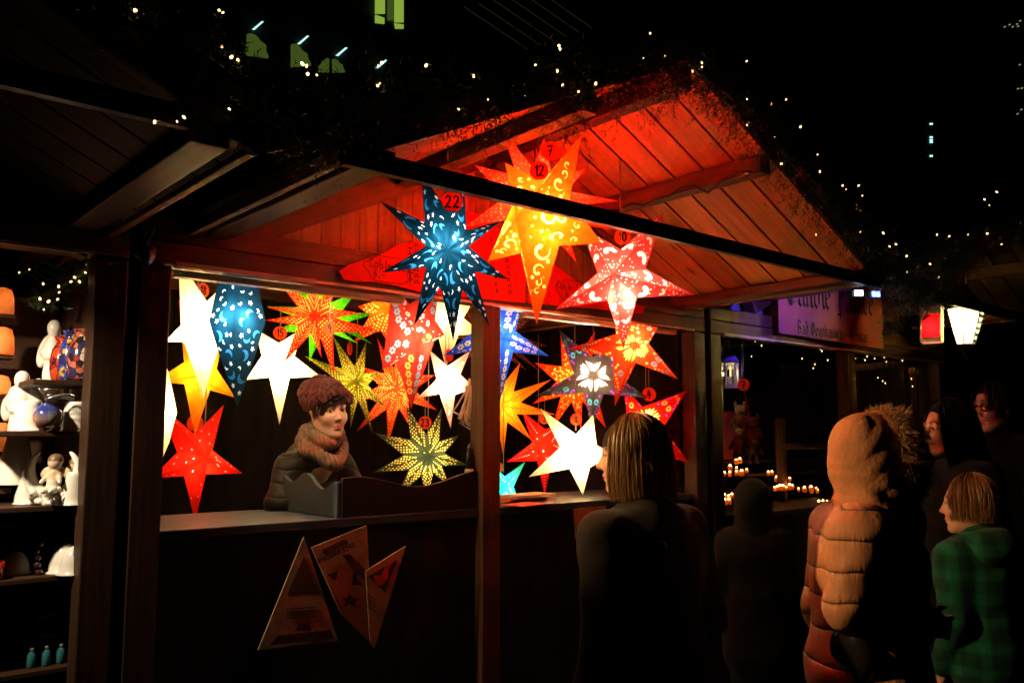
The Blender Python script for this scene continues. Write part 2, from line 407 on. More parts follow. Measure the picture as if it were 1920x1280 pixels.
SN[1] = stall(2.435, 'brown wooden market stall hung with glowing paper stars, in the middle of the photo', True, gmat='pine_gable')
SN[0] = stall(-.675, 'dark wooden market stall at the left edge with white ceramics on its shelves', LH=1.47)
SN[2] = stall(5.555, 'dark wooden market stall at the right behind the hooded woman, with an orange banner', LH=1.12, gmat='pale_board')

# pale board ends in the valley between the left and middle stall
b = MB(); p = PY(529, 262, 1.80); b.prism([(-.028, -.035), (.028, -.012), (.026, .034), (-.026, .02)], p, (1, 0, 0), (0, 0, 1), (0, 1, 0), .02)
tag(b.build('valley_board', M['fascia']), 'small pale board end fixed between the left and middle stall roofs', 'board')

# ground
b = MB(); n = 40
b.add([(-120, -60, 0), (220, -60, 0), (220, 260, 0), (-120, 260, 0)], [(0, 1, 2, 3)])
g = b.build('ground', M['asphalt']); tag(g, kind='structure')
# ---------------------------------------------------------------- paper star lanterns
def poly_circle(x, y, r, n=8, sx=1, sy=1, a=0):
    ca, sa = math.cos(a), math.sin(a); out = []
    for k in range(n):
        t = 2*math.pi*k/n; px, py = r*sx*math.cos(t), r*sy*math.sin(t); out.append((x+px*ca-py*sa, y+px*sa+py*ca))
    return out
def poly_star(x, y, r, a=0):
    return [(x+(r if k % 2 == 0 else r*.5)*math.cos(a+math.pi*k/5), y+(r if k % 2 == 0 else r*.5)*math.sin(a+math.pi*k/5)) for k in range(10)]
def poly_moon(x, y, r, a=0, fat=.55, n=9):
    out = []
    for k in range(n):
        t = math.pi*(.30+1.4*k/(n-1)); out.append((r*math.cos(t), r*math.sin(t)))
    x1, y1 = out[-1]
    for k in range(1, n-1):
        t = math.pi*(1.70-1.4*k/(n-1)); q = r*fat
        out.append((r*math.cos(t)*fat+r*.36*(1-abs(2*k/(n-1)-1)*.25)*.9, r*math.sin(t)*(.62+.38*abs(2*k/(n-1)-1))))
    ca, sa = math.cos(a), math.sin(a)
    return [(x+px*ca-py*sa, y+px*sa+py*ca) for px, py in out]
def poly_comma(x, y, r, a=0, flip=1, turns=1.15, n=14):
    """a curling comma with a round head"""
    cen = []
    for k in range(n+1):
        t = k/n; th = t*turns*2*math.pi*.72; rr = r*(.30+.85*t)
        cen.append((rr*math.cos(th), rr*math.sin(th)*flip, r*(.30*(1-t)**.6*(1 if t > .05 else .8)+.10*(1-t)+.015)))
    l = []; rr_ = []
    for i, (px, py, w) in enumerate(cen):
        a0 = cen[max(0, i-1)]; b0 = cen[min(n, i+1)]; dx, dy = b0[0]-a0[0], b0[1]-a0[1]; q = math.hypot(dx, dy) or 1
        l.append((px-dy/q*w*.62, py+dx/q*w*.62)); rr_.append((px+dy/q*w*.62, py-dx/q*w*.62))
    pts = l+rr_[::-1]; ca, sa = math.cos(a), math.sin(a)
    return [(x+px*ca-py*sa, y+px*sa+py*ca) for px, py in pts]
def petal(x, y, r0, r1, a, w):
    out = []
    for t, s in ((0, 0), (.35, .75), (.65, 1), (.9, .7), (1, 0), (.9, -.7), (.65, -1), (.35, -.75)):
        rr = r0+(r1-r0)*t; out.append((x+rr*math.cos(a)-s*w*math.sin(a), y+rr*math.sin(a)+s*w*math.cos(a)))
    return out
def inside(poly, tri, m):
    for (x, y) in poly:
        for i in range(3):
            (x0, y0), (x1, y1) = tri[i], tri[(i+1) % 3]
            ln = math.hypot(x1-x0, y1-y0)
            if ((x1-x0)*(y-y0)-(y1-y0)*(x-x0))/ln < m: return False
    return True
# each pattern: f(L, N, tri) -> list of (poly, material index, bounding centre, bounding radius)
def pat_dots(sp=.018, r=.0042, start=.12):
    def f(L, Nn, tri):
        out = []; i = 0; x = L*start
        while x < L*.97:
            y = sp*.3+(sp*.45 if i % 2 else 0)
            while y < .3:
                out.append((poly_circle(x, y, r*rnd.uniform(.8, 1.15), 6), 1, (x, y), r)); y += sp*.9
            x += sp*.8; i += 1
        return out
    return f
def pat_sparse(n=7, r=.004):
    def f(L, Nn, tri):
        return [(poly_circle(px, py, r, 6, 1.2, .8), 1, (px, py), r*1.3) for px, py in ((rnd.uniform(.2, .9)*L, rnd.uniform(.003, .07)) for _ in range(n))]
    return f
def pat_line(r=.005, n=9):
    def f(L, Nn, tri):
        out = []
        for k in range(n):
            x = L*(.36+.56*k/n); rr = r*(1-.4*k/n); y = .32*(L-x)*Nn[1]/max(.02, (L-Nn[0]))
            out.append((poly_circle(x, y, rr, 6, 1.2, .8), 1, (x, y), rr))
        out.append((poly_circle(L*.2, .02, r*1.2, 7), 1, (L*.2, .02), r*1.4))
        return out
    return f
def pat_moons(L, Nn, tri):
    out = []
    for k in range(3):
        for fx, fy in ((.30, .5), (.62, .45)):
            x = L*(fx+rnd.uniform(-.05, .05)); y = Nn[1]*fy*max(.25, min(x/max(Nn[0], .01), (L-x)/max(L-Nn[0], .01)))
            r = rnd.uniform(.017, .024)
            out.append((poly_moon(x, y, r, rnd.uniform(0, 6)), 2, (x, y), r))
    for k in range(160):
        x = rnd.uniform(.06, .96)*L; y = rnd.uniform(.003, .16); q = rnd.random()
        if q < .55: r = .0118; out.append((poly_star(x, y, r, rnd.uniform(0, 6)), 1, (x, y), r))
        elif q < .85: r = .0100; out.append((poly_moon(x, y, r, rnd.uniform(0, 6), .45, 6), 1, (x, y), r))
        else: r = .0065; out.append((poly_circle(x, y, r, 7, 1.4, .8, rnd.uniform(0, 3)), 1, (x, y), r*1.4))
    return out
def flower(x, y, r, mi, n=6, gap=.78):
    return [(petal(x, y, r*.22, r, 2*math.pi*k/n+.2, r*.40*gap), mi, None, 0) for k in range(n)]
def pat_flowers(cols=(1, 2, 3), r=.021, lat=.40):
    def f(L, Nn, tri):
        out = []; x = L*.24; mi = cols[f.k % len(cols)]; f.k += 1; q = r
        while x < L*.80:
            y = lat*Nn[1]*max(.12, min(x/max(Nn[0], .02), (L-x)/max(L-Nn[0], .02), 1)); q = min(r, y*.92)
            if q > .006:
                for p in flower(x, y, q, mi): out.append((p[0], mi, (x, y), q if p is None else -q))
            x += 2.08*max(q, .008)
        for k in range(6):
            xx, yy = rnd.uniform(.2, .95)*L, rnd.uniform(.004, .05); out.append((poly_circle(xx, yy, .0042, 7), 4, (xx, yy), .005))
        return out
    f.k = 0; return f
def pat_swirl(L, Nn, tri):
    out = []
    def w(x): return Nn[1]*max(0, min(x/max(Nn[0], .01), (L-x)/max(L-Nn[0], .01)))
    for fx, fy, r, a, fl in ((.34, .5, .036, 2.6, 1), (.52, .42, .024, .6, -1), (.62, .45, .016, 3.6, 1), (.70, .4, .013, 1.0, -1)):
        x = L*fx; y = fy*w(x); out.append((poly_comma(x, y, r, a, fl), 1, (x, y), r*.8))
    for k in range(26):
        x = rnd.uniform(.16, .75)*L; y = rnd.uniform(.1, .9)*w(x); r = rnd.uniform(.004, .009)
        out.append((poly_circle(x, y, r, 8) if rnd.random() < .6 else poly_comma(x, y, r*1.1, rnd.uniform(0, 6), 1), 1, (x, y), r*1.25))
    return out
def pat_butterfly(cols=(1, 2, 3)):
    def f(L, Nn, tri):
        out = []
        def w(x): return Nn[1]*max(0, min(x/max(Nn[0], .01), (L-x)/max(L-Nn[0], .01)))
        c1, c2, c3 = cols
        ang = math.atan2(Nn[1], Nn[0]); cF = (L*.17, .3*w(L*.17)); x0 = L*.035; y0 = x0*math.tan(ang*.45)
        for k in range(4):
            a = ang*(.10+.27*k)-.02; q = L*(.27-.02*abs(k-1))
            out.append((petal(x0, y0, L*.055, q, a, L*.0185), c1, cF, -L*.09))
        x = L*.40; k = 0
        while x < L*.72:
            y = (.66+.20*math.sin(k*.75))*w(x); r = min(.0080, w(x)*.14)
            if r > .002: out.append((poly_circle(x, y, r, 7), c2, (x, y), r))
            x += max(.009, r*2.15); k += 1
        for x, r in ((L*.50, .0185), (L*.76, .014)):
            y = .40*w(x); r = min(r, y*.93)
            for q in range(8):
                out.append((petal(x, y, r*.25, r, math.pi*q/4, r*.24), c3, (x, y), -r))
        for q in range(4):
            x = L*(.62+.1*q); y = .82*w(x); out.append((poly_circle(x, y, .0038, 6), 4, (x, y), .004))
        return out
    return f
def pat_cloves(L, Nn, tri):
    out = []
    def w(x): return Nn[1]*max(0, min(x/max(Nn[0], .01), (L-x)/max(L-Nn[0], .01)))
    for fx, fy, r, n in ((.40, .55, .034, 9), (.62, .5, .02, 7)):
        x = L*fx; y = w(x)*fy
        for k in range(n):
            a = -1.4+2.8*k/(n-1); out.append((petal(x, y, r*.3, r, a, r*.17), 1, (x, y), -r*.9))
    for k in range(60):
        x = rnd.uniform(.08, .9)*L; y = rnd.uniform(.05, .95)*w(x); r = rnd.uniform(.0022, .004); out.append((poly_circle(x, y, r, 6), 1, (x, y), r*1.2))
    return out
def pat_blots(L, Nn, tri):
    out = []
    def w(x): return Nn[1]*max(0, min(x/max(Nn[0], .01), (L-x)/max(L-Nn[0], .01)))
    for k in range(40):
        x = rnd.uniform(.12, .92)*L; y = rnd.uniform(.1, .9)*w(x); r = rnd.uniform(.006, .017)
        out.append((poly_circle(x, y, r, 9, 1.25, .75, rnd.uniform(0, 3)), rnd.choice((1, 1, 2)), (x, y), r*1.25))
    return out

def facet(mb, A, T, Nv, pattern):
    """one triangular panel A (apex) - T (tip) - Nv (valley) with its cut-outs triangulated in"""
    A, T, Nv = Vector(A), Vector(T), Vector(Nv)
    ex = (T-A); L = ex.length; ex.normalize(); w = Nv-A; nx = w.dot(ex); ey = (w-ex*nx); ny = ey.length
    if ny < 1e-4: return
    ey.normalize(); tri = [(0, 0), (L, 0), (nx, ny)]
    shapes = []; placed = []
    if pattern:
        for poly, mi, c, r in pattern(L, (nx, ny), tri):
            if not inside(poly, tri, .0016): continue
            if r >= 0:
                if any(math.hypot(c[0]-q[0], c[1]-q[1]) < (r+q[2])*1.08+.0006 for q in placed): continue
                placed.append((c[0], c[1], r))
            else:
                if any(q[2] > 0 and (q[0], q[1], q[2]) not in f_group and math.hypot(c[0]-q[0], c[1]-q[1]) < (-r+q[2])*1.02 for q in placed for f_group in [{(c[0], c[1], -r)}]): continue
                if (c[0], c[1], -r) not in placed: placed.append((c[0], c[1], -r))
            shapes.append((poly, mi))
    if not shapes:
        mb.add([A, T, Nv], [(0, 1, 2)], 0); return
    co = [Vector(p) for p in tri]; faces = [[0, 1, 2]]; mi = [0]
    for poly, m in shapes:
        if sum(p[0]*q[1]-q[0]*p[1] for p, q in zip(poly, poly[1:]+poly[:1])) < 0: poly = poly[::-1]
        o = len(co); co += [Vector(p) for p in poly]; faces.append(list(range(o, o+len(poly)))); mi.append(m)
    vs, es, fs, ov, oe, of = geometry.delaunay_2d_cdt(co, [], faces, 1, 1e-6)
    p3 = [A+ex*v.x+ey*v.y for v in vs]
    mats = [max((mi[k] for k in (q or [0])), default=0) for q in of]
    mb.add(p3, [tuple(f) for f in fs], mats)

STARS = {}; PWR = .24; STRIP = 6.5
def star(key, cen, tips, paper, label, D=None, Y=None, notch=None, f=.40, h=.10, yaw=0, pattern=None, extra=(), power=6, lcol=WARM, apex=None, group='lit paper star lanterns for sale', cord=True, backh=None, boff=(0, 0, 0), backm=None, bfront=0, backpat=False):
    c = PY(cen[0], cen[1], Y) if Y else PD(cen[0], cen[1], D)
    d = Vector((CAM.x-c.x, CAM.y-c.y, 0)).normalized(); d.rotate(Matrix.Rotation(yaw, 3, 'Z'))
    pt = [PN(u, v, c, d) for u, v in tips]; n = len(pt)
    if notch: nt_ = [PN(u, v, c, d) for u, v in notch]
    else:
        nt_ = []
        for i in range(n):
            a, b_ = pt[i]-c, pt[(i+1) % n]-c
            m = (a.normalized()+b_.normalized()).normalized()
            nt_.append(c+m*f*.5*(a.length+b_.length))
    A = PN(*(apex or cen), c+d*h, d); B = c-d*(backh or h)
    root = empty('paper_star', c, label, 'star lantern', group)
    mb = MB()
    for i in range(n):
        # nt_[i] lies between tip i and tip i+1
        if pattern and hasattr(pattern, 'k'): pattern.k = i
        facet(mb, A, pt[i], nt_[i], pattern); facet(mb, A, pt[i], nt_[i-1], pattern)
        nf = len(mb.m); facet(mb, B, pt[i], nt_[i], pattern if backpat else None); facet(mb, B, pt[i], nt_[i-1], pattern if backpat else None)
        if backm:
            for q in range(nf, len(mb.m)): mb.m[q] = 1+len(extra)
    mb.build('shade', [paper]+list(extra)+([backm] if backm else []), root)
    if cord:
        top = max(p.z for p in pt)
        b = MB(); cz = c+Vector((0, 0, .03)); tz = max(top+.1, 2.1 if c.y > 3.05 else 2.62)
        b.tube([cz+Vector((0, -.0, max(0, top-c.z)*.35)), Vector((c.x, c.y, tz))], .0028, 6); b.build('cord', M['string'], root)
    lamp('bulb', c+Vector(boff)+d*h*bfront, power*PWR, lcol, root, .02)
    STARS[key] = (root, c, d)
    return root
P = {}
tissue = lambda n, c: mat_paper(n, c, mix=.8, fib=.1)
H_WHITE = tissue('white_tissue', (.95, .9, .8)); H_WARM = tissue('warm_tissue', (.95, .55, .14)); H_CYAN = tissue('cyan_tissue', (.12, .62, .8)); H_GREEN = tissue('green_tissue', (.3, .85, .55))
H_YEL = tissue('yellow_tissue', (.95, .62, .10)); H_PURP = tissue('purple_tissue', (.42, .05, .75)); H_PINK = tissue('pink_tissue', (.95, .5, .55)); H_BLUE = tissue('blue_tissue', (.03, .20, .36))
H_PKO = tissue('orange_pink_tissue', (.9, .12, .04)); H_LIME = tissue('lime_tissue', (.65, .85, .2)); H_ORANGE = tissue('orange_tissue', (.95, .55, .1))
P['white'] = mat_paper('white_paper', (.92, .76, .46), mix=.65, fib=.2)
P['cream'] = mat_paper('cream_paper', (.80, .55, .30), mix=.5, fib=.2)
P['red'] = mat_paper('red_paper', (.80, .014, .004), mix=.5, fib=.45, scale=14)
P['red2'] = mat_paper('bright_red_paper', (.85, .009, .002), refl=(.7, .02, .008), mix=.5)
P['dull_red'] = mat_paper('dull_red_paper', (.22, .004, .001), mix=.5)  # unseen back of star, darkened to hold its red light off the gable
P['orange'] = mat_paper('orange_red_paper', (.85, .030, .004), mix=.5)
P['gold'] = mat_paper('gold_yellow_paper', (.90, .26, .004), mix=.6, fib=.35)
P['amber'] = mat_paper('amber_paper', (.88, .065, .002), mix=.55)
P['green'] = mat_paper('lime_green_paper', (.10, .62, .003), mix=.5)
P['ygreen'] = mat_paper('olive_yellow_paper', (.11, .10, .003), refl=(.2,.18,.02), mix=.5)
P['blue'] = mat_paper('midnight_blue_paper', (.004, .034, .055), (.012, .03, .04), mix=.5, scale=9, fib=.6)
P['blue2'] = mat_paper('royal_blue_paper', (.02, .10, .50), mix=.5)
P['pink'] = mat_paper('rose_red_paper', (.60, .05, .03), mix=.5, scale=40)
P['pinkl'] = mat_paper('coral_pink_paper', (.66, .050, .045), mix=.5)
P['salmon'] = mat_paper('salmon_orange_paper', (.82, .065, .012), mix=.5)
P['silver'] = mat_paper('grey_green_paper', (.020, .028, .011), (.10, .11, .07), mix=.5)
P['brown'] = mat_paper('brown_paper', (.20, .035, .008), mix=.45)
P['teal'] = mat_paper('teal_paper', (.02, .55, .38), mix=.5)
P['mauve'] = mat_paper('grey_mauve_paper', (.055, .042, .034), (.16, .13, .11), mix=.5)
P['floral'] = mat_paper('red_white_floral_paper', (.85, .50, .38), mix=.6, fib=.5, scale=16)

G = 'lit paper star lanterns for sale'
# --- hanging in front, under the roof overhang
star('22', (838, 470), [(712, 377), (789, 322), (869, 340), (942, 413), (954, 525), (918, 611), (850, 641), (776, 611), (716, 511)], P['blue'],
     'dark blue nine-pointed star with cut-out moons and stars, hanging under the orange tag 22', Y=2.45, notch=[(797, 417), (838, 393), (875, 432), (879, 462), (890, 509), (867, 543), (826, 538), (799, 501), (798, 462)],
     h=.13, pattern=pat_moons, extra=(H_WHITE, H_BLUE), power=30, lcol=(.95, .97, 1), bfront=.42, backpat=True)
star('12', (1003, 415), [(947, 305), (1090, 253), (1128, 456), (1006, 608), (914, 490)], P['amber'],
     'big orange and yellow five-pointed star with white swirls, hanging highest beneath tag 12', Y=2.34, notch=[(1016, 341), (1068, 372), (1048, 461), (976, 475), (963, 380)],
     h=.12, apex=(968, 409), pattern=pat_swirl, extra=(H_YEL,), power=100, bfront=-.45, backpat=True)
star('7', (1012, 372), [(942, 241), (1020, 258), (1097, 317), (1159, 377), (1145, 431), (1080, 490), (1000, 505), (925, 490), (868, 427), (890, 310)], P['red2'],
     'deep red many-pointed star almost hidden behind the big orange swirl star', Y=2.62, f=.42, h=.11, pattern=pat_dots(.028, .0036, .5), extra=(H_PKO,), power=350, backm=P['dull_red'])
star('10', (1165, 515), [(1088, 424), (1244, 399), (1301, 553), (1169, 655), (1041, 580)], P['pinkl'],
     'coral pink five-pointed star with lace cut-outs and a bright bottom point, under tag 10', Y=2.30, notch=[(1164, 468), (1210, 504), (1194, 558), (1139, 563), (1121, 512)],
     h=.11, apex=(1150, 513), pattern=pat_cloves, extra=(H_WHITE,), power=42, backpat=True, boff=(.0, 0, -.07))
# --- left opening
star('slim', (284, 766), [(298, 648), (332, 773), (295, 882), (262, 770)], P['white'], 'white slim diamond-shaped lantern half hidden by the left post', Y=3.3, notch=[(317, 700), (317, 830), (277, 830), (277, 700)], h=.06, power=14)
star('18', (368, 622), [(334, 484), (407, 546), (428, 640), (381, 747), (308, 641)], P['white'], 'tall white star glowing brightest at the upper left of the stall, beside tag 18', Y=3.55, notch=[(388, 565), (402, 600), (407, 660), (346, 641), (340, 609)], h=.10, power=44)
star('bluetall', (445, 600), [(446, 425), (498, 602), (445, 763), (392, 602)], P['blue'], 'blue spindle-shaped lantern with suns, moons and stars, left of the white star', Y=3.32,
     notch=[(476, 500), (478, 668), (412, 668), (416, 500)], h=.10, pattern=pat_moons, extra=(H_WHITE, H_BLUE), power=24, bfront=.3, lcol=(.85, .95, 1), apex=(440, 625))
star('yellow', (372, 705), [(335, 560), (418, 635), (441, 745), (365, 816), (288, 715)], P['gold'], 'plain yellow five-pointed star hanging below and behind the tall white star', Y=3.85, notch=[(385, 660), (406, 691), (394, 731), (346, 720), (345, 679)], h=.10, power=14)
star('redleft', (382, 862), [(297, 757), (420, 758), (455, 887), (366, 978), (283, 897)], P['red'], 'plain red five-pointed star low at the left above the counter', Y=3.72, notch=[(365, 814), (398, 844), (386, 889), (345, 892), (332, 848)],
     h=.10, apex=(388, 858), pattern=pat_sparse(6, .0042), extra=(H_PINK,), power=9)
star('15', (524, 688), [(477, 616), (568, 616), (602, 706), (524, 796), (461, 712)], P['white'], 'plain white five-pointed star hanging behind the woman in the knitted hat, beside tag 15', Y=3.95, notch=[(523, 643), (552, 668), (543, 708), (505, 707), (491, 667)], h=.09, power=42)
star('9', (590, 592), [(523, 528), (588, 500), (636, 524), (677, 587), (714, 622), (627, 706), (603, 671), (532, 681), (497, 600), (500, 576)], P['orange'],
     'orange-red many-pointed star with dotted cut-outs, beside tag 9 at the top of the stall', Y=3.45, f=.37, h=.13, pattern=pat_dots(.0215, .0048, .15), extra=(H_YEL,), power=14)
star('9green', (606, 598), [(540, 520), (606, 512), (671, 545), (704, 588), (698, 645), (672, 645), (618, 672), (580, 678), (511, 622), (500, 574)], P['green'],
     'lime green many-pointed star hidden behind the orange-red star 9', Y=3.78, f=.40, h=.10, pattern=pat_dots(.03, .004, .3), extra=(H_LIME,), power=15)
star('goldtop', (728, 580), [(688, 528), (671, 574), (663, 642), (735, 655), (790, 590), (750, 515)], P['amber'], 'amber dotted star at the beam, half covered by the rose flower star', Y=4.1, f=.5, h=.10, pattern=pat_dots(.024, .006, .15), extra=(H_YEL,), power=16)
star('ygreen', (668, 718), [(624, 628), (687, 640), (715, 697), (723, 763), (699, 812), (657, 803), (612, 800), (585, 740), (571, 667)], P['ygreen'],
     'olive yellow nine-pointed star directly behind the knitted hat', Y=3.8, f=.36, h=.11, apex=(670, 715), pattern=pat_dots(.0215, .0054, .1), extra=(H_YEL,), power=15)
star('salmon', (744, 728), [(707, 633), (752, 640), (816, 703), (820, 769), (771, 803), (727, 835), (669, 808), (662, 748), (675, 686)], P['salmon'],
     'salmon orange nine-pointed star with dense dots, behind the olive star', Y=4.15, f=.40, h=.11, pattern=pat_dots(.0215, .0054, .1), extra=(H_YEL,), power=13)
star('rose', (782, 640), [(735, 528), (822, 538), (834, 627), (771, 766), (716, 693)], P['pink'], 'rose red five-pointed star with white and blue flower cut-outs, below star 22', Y=3.45,
     notch=[(768, 570), (816, 600), (814, 640), (744, 680), (727, 611)], h=.10, apex=(783, 645), pattern=pat_flowers((1, 2, 1, 3, 2), .019), extra=(H_WHITE, H_CYAN, H_YEL, H_WHITE), power=16)
star('cream', (842, 600), [(800, 505), (890, 560), (905, 626), (836, 690), (778, 612)], P['cream'], 'plain cream star behind the tips of the dark blue star 22', Y=4.1, f=.42, h=.09, power=22)
star('brown', (925, 632), [(832, 628), (868, 582), (930, 570), (1000, 592), (1029, 649), (1010, 694), (988, 695), (920, 690), (860, 680)], P['brown'], 'brown dotted star hidden behind the blue flower star at the centre post', Y=4.2, f=.42, h=.10, pattern=pat_dots(.022, .004, .3), extra=(H_WARM,), power=8)
star('blueflower', (937, 634), [(882, 540), (988, 548), (1030, 668), (935, 762), (831, 667)], P['blue2'], 'blue five-pointed star with pink and yellow flowers, behind the centre post', D=4.25, notch=[(935, 580), (966, 620), (962, 660), (905, 656), (895, 615)],
     h=.10, apex=(946, 632), pattern=pat_flowers((1, 3, 1, 1, 2), .0185), extra=(H_PINK, H_YEL, H_YEL, H_WHITE), power=15, lcol=(.95, .85, .9))
star('pepper', (835, 717), [(805, 656), (882, 657), (891, 727), (845, 803), (781, 747)], P['floral'], 'white star with red floral blotches, left of the centre post', Y=3.75, notch=[(839, 686), (863, 702), (853, 740), (824, 738), (819, 711)], h=.09, apex=(824, 714), pattern=pat_blots, extra=(H_WHITE, H_PINK), power=22)
star('23', (802, 856), [(761, 760), (829, 763), (862, 815), (878, 872), (846, 915), (801, 938), (742, 935), (699, 886), (701, 811)], P['silver'],
     'silvery green nine-pointed star covered in dots, below tag 23', Y=3.8, f=.42, h=.11, apex=(803, 853), pattern=pat_dots(.0215, .0058, .08), extra=(H_YEL,), power=30)
# --- right opening
star('goldright', (938, 760), [(976, 679), (1034, 711), (1041, 777), (998, 826), (944, 857), (900, 825), (876, 768), (892, 705)], P['gold'], 'golden yellow eight-pointed star, right of the centre post', D=4.75, f=.36, h=.10, pattern=pat_line(.0055, 8), extra=(H_YEL,), power=15)
star('red3', (1010, 838), [(978, 770), (1052, 795), (1072, 850), (1021, 931), (948, 866)], P['red2'], 'red five-pointed star left of the white star in the right opening', D=5.05, notch=[(1022, 804), (1050, 828), (1031, 880), (1007, 863), (998, 830)], h=.09, apex=(1008, 837), pattern=pat_line(.0045, 9), extra=(H_PINK,), power=11)
star('whiteright', (1080, 846), [(1013, 765), (1112, 778), (1152, 850), (1093, 928), (991, 894)], P['white'], 'plain white star glowing beside the blonde woman', D=4.5, notch=[(1080, 814), (1119, 835), (1106, 876), (1068, 878), (1051, 838)], h=.09, power=40)
star('teal', (944, 912), [(985, 865), (974, 944), (930, 960), (902, 925), (925, 872)], P['teal'], 'teal star low in the right opening beside the centre post', D=4.55, f=.36, h=.08, pattern=pat_line(.0042, 9), extra=(H_WHITE,), power=9, lcol=(.9, 1, 1))
star('butterfly', (1113, 706), [(1047, 617), (1176, 625), (1216, 746), (1110, 806), (1003, 743)], P['mauve'], 'grey mauve star with purple, cyan and pink butterfly cut-outs', D=4.62, notch=[(1111, 669), (1151, 700), (1132, 739), (1094, 737), (1076, 701)], h=.08, apex=(1113, 704), pattern=pat_butterfly((1, 2, 3)), extra=(H_PINK, H_PURP, H_CYAN, H_WHITE), power=20)
star('oflower', (1192, 645), [(1150, 588), (1234, 614), (1272, 711), (1153, 762), (1064, 654)], P['salmon'], 'orange star with green and cyan flower cut-outs behind the pink star 10', D=4.45, notch=[(1190, 605), (1216, 644), (1192, 680), (1149, 669), (1155, 626)], h=.08, pattern=pat_butterfly((2, 1, 3)), extra=(H_LIME, H_YEL, H_CYAN, H_WHITE), power=12)
star('swirl2', (1078, 715), [(1003, 680), (1050, 618), (1116, 620), (1172, 690), (1136, 802), (1090, 806), (1034, 806), (999, 757)], P['amber'], 'amber swirl star behind the butterfly star', D=5.0, f=.40, h=.09, pattern=pat_swirl, extra=(H_YEL,), power=16)
star('4', (1212, 786), [(1168, 722), (1288, 732), (1293, 867), (1215, 905), (1150, 850)], P['red2'], 'red five-pointed star with purple flower cut-outs, below tag 4 by the right post', D=4.75, notch=[(1205, 763), (1243, 802), (1222, 850), (1180, 835), (1176, 780)], h=.07, pattern=pat_butterfly((1, 2, 1)), extra=(H_ORANGE, H_PURP, H_PINK, H_WHITE), power=12)

# --- round price tags on strings
def price_tag(txt, u, v, r, label, Y=None, D=None, yaw=0, top=None):
    c = PY(u, v, Y) if Y else PD(u, v, D)
    rad = r*((c-CAM).dot(FW))/FPX
    d = Vector((CAM.x-c.x, CAM.y-c.y, 0)).normalized(); d.rotate(Matrix.Rotation(yaw, 3, 'Z')); ex = Vector((-d.y, d.x, 0)); ez = Vector((0, 0, 1))
    root = empty('price_tag', c, label, 'price tag', 'round orange price tags')
    b = MB(); b.prism([(rad*math.cos(2*math.pi*k/28), rad*math.sin(2*math.pi*k/28)) for k in range(28)], c, ex, ez, -d, .0012); b.build('disc', M['tagc'], root)
    if txt:
        hh = rad*1.15; ls, w = hand_lines(txt, hh, .52, .14)
        b = MB(); b.strokes(ls, c-ex*(w-.14*hh)/2-ez*hh/2+d*.001, ex, ez, hh*.17); b.build('number', M['ink'], root)
    b = MB(); b.tube([c+ez*rad*.92-d*.002, c+ez*(rad*.92+.10)-d*.002], .0022, 6); b.build('string', M['string'], root)
price_tag('22', 848, 378, 20, 'large orange disc marked 22 over the dark blue star', Y=2.33)
price_tag('12', 1011, 320, 18, 'orange disc marked 12 between the top points of the swirl star', Y=2.27)
price_tag('7', 1031, 283, 18, 'orange disc marked 7 hanging highest, above disc 12', Y=2.50)
price_tag('10', 1167, 444, 15, 'orange disc marked 10 over the coral pink star', Y=2.30)
price_tag('18', 381, 544, 14, 'orange disc marked 18 right of the tall white star', Y=3.6, yaw=.7)
price_tag('15', 525, 624, 12.5, 'orange disc marked 15 over the white star behind the vendor', Y=3.85)
price_tag('9', 618, 616, 13, 'orange disc marked 9 in front of the orange-red star', Y=3.22)
price_tag('7', 656, 653, 13, 'orange disc turned edge-on above the olive star', Y=3.8, yaw=1.2)
price_tag('', 366, 793, 15, 'orange disc behind the bottom point of the yellow star', Y=3.95)
price_tag('23', 797, 792, 12, 'orange disc marked 23 over the silvery green star', Y=3.7)
price_tag('', 842, 666, 12, 'orange disc behind the lower points of dark blue star 22', Y=3.95, yaw=.8)
price_tag('3', 1021, 784, 11, 'orange disc marked 3 above the red star in the right opening', D=5.0)
price_tag('8', 1080, 786, 11, 'orange disc marked 8 above the white star in the right opening', D=4.6)
price_tag('2', 933, 876, 11, 'orange disc marked 2 by the centre post above the teal star', D=4.6)
price_tag('4', 1217, 739, 13, 'orange disc marked 4 over the red flower star by the right post', D=4.65)

# --- red price boards fixed to the beam
def on_beam(u, v, Y=2.925): q = PY(u, v, Y); return (q.x, q.z)
def beam_text(txt, u, v, h, w=.0035):
    x, z = on_beam(u, v); ls, _ = hand_lines(txt, h, .55, .1); tb.strokes(ls, (x, YT, z), (1, 0, 0), (0, 0, 1), w)
def bubble(u, v):
    ox, oz = on_beam(u, v)
    tb.strokes([[(math.cos(t*.35)*(.115+.012*math.sin(t*1.7)), math.sin(t*.35)*(.055+.006*math.cos(t*2.1))) for t in range(19)]], (ox, YT, oz), (1, 0, 0), (0, 0, 1), .003)
def board(poly, Y, label):
    t = empty('price_board', PY(*poly[0], Y), label, 'price board', 'red price boards along the stall beam')
    b = MB(); b.prism([on_beam(*q) for q in poly], (0, Y, 0), (1, 0, 0), (0, 0, 1), (0, 1, 0), .004); b.build('card', M['sign_red'], t); return t
t = board([(636, 508), (645, 524), (672, 528), (700, 528), (745, 536), (790, 548), (830, 552), (836, 470), (800, 446), (745, 460), (720, 475), (685, 486), (655, 496)], 2.925, 'red price board with a lobed outline left of and behind the dark blue star 22')
YT = 2.9235; tb = MB(); beam_text('Cable-Set', 692, 500, .036); beam_text('6,-', 700, 519, .034); bubble(730, 506)
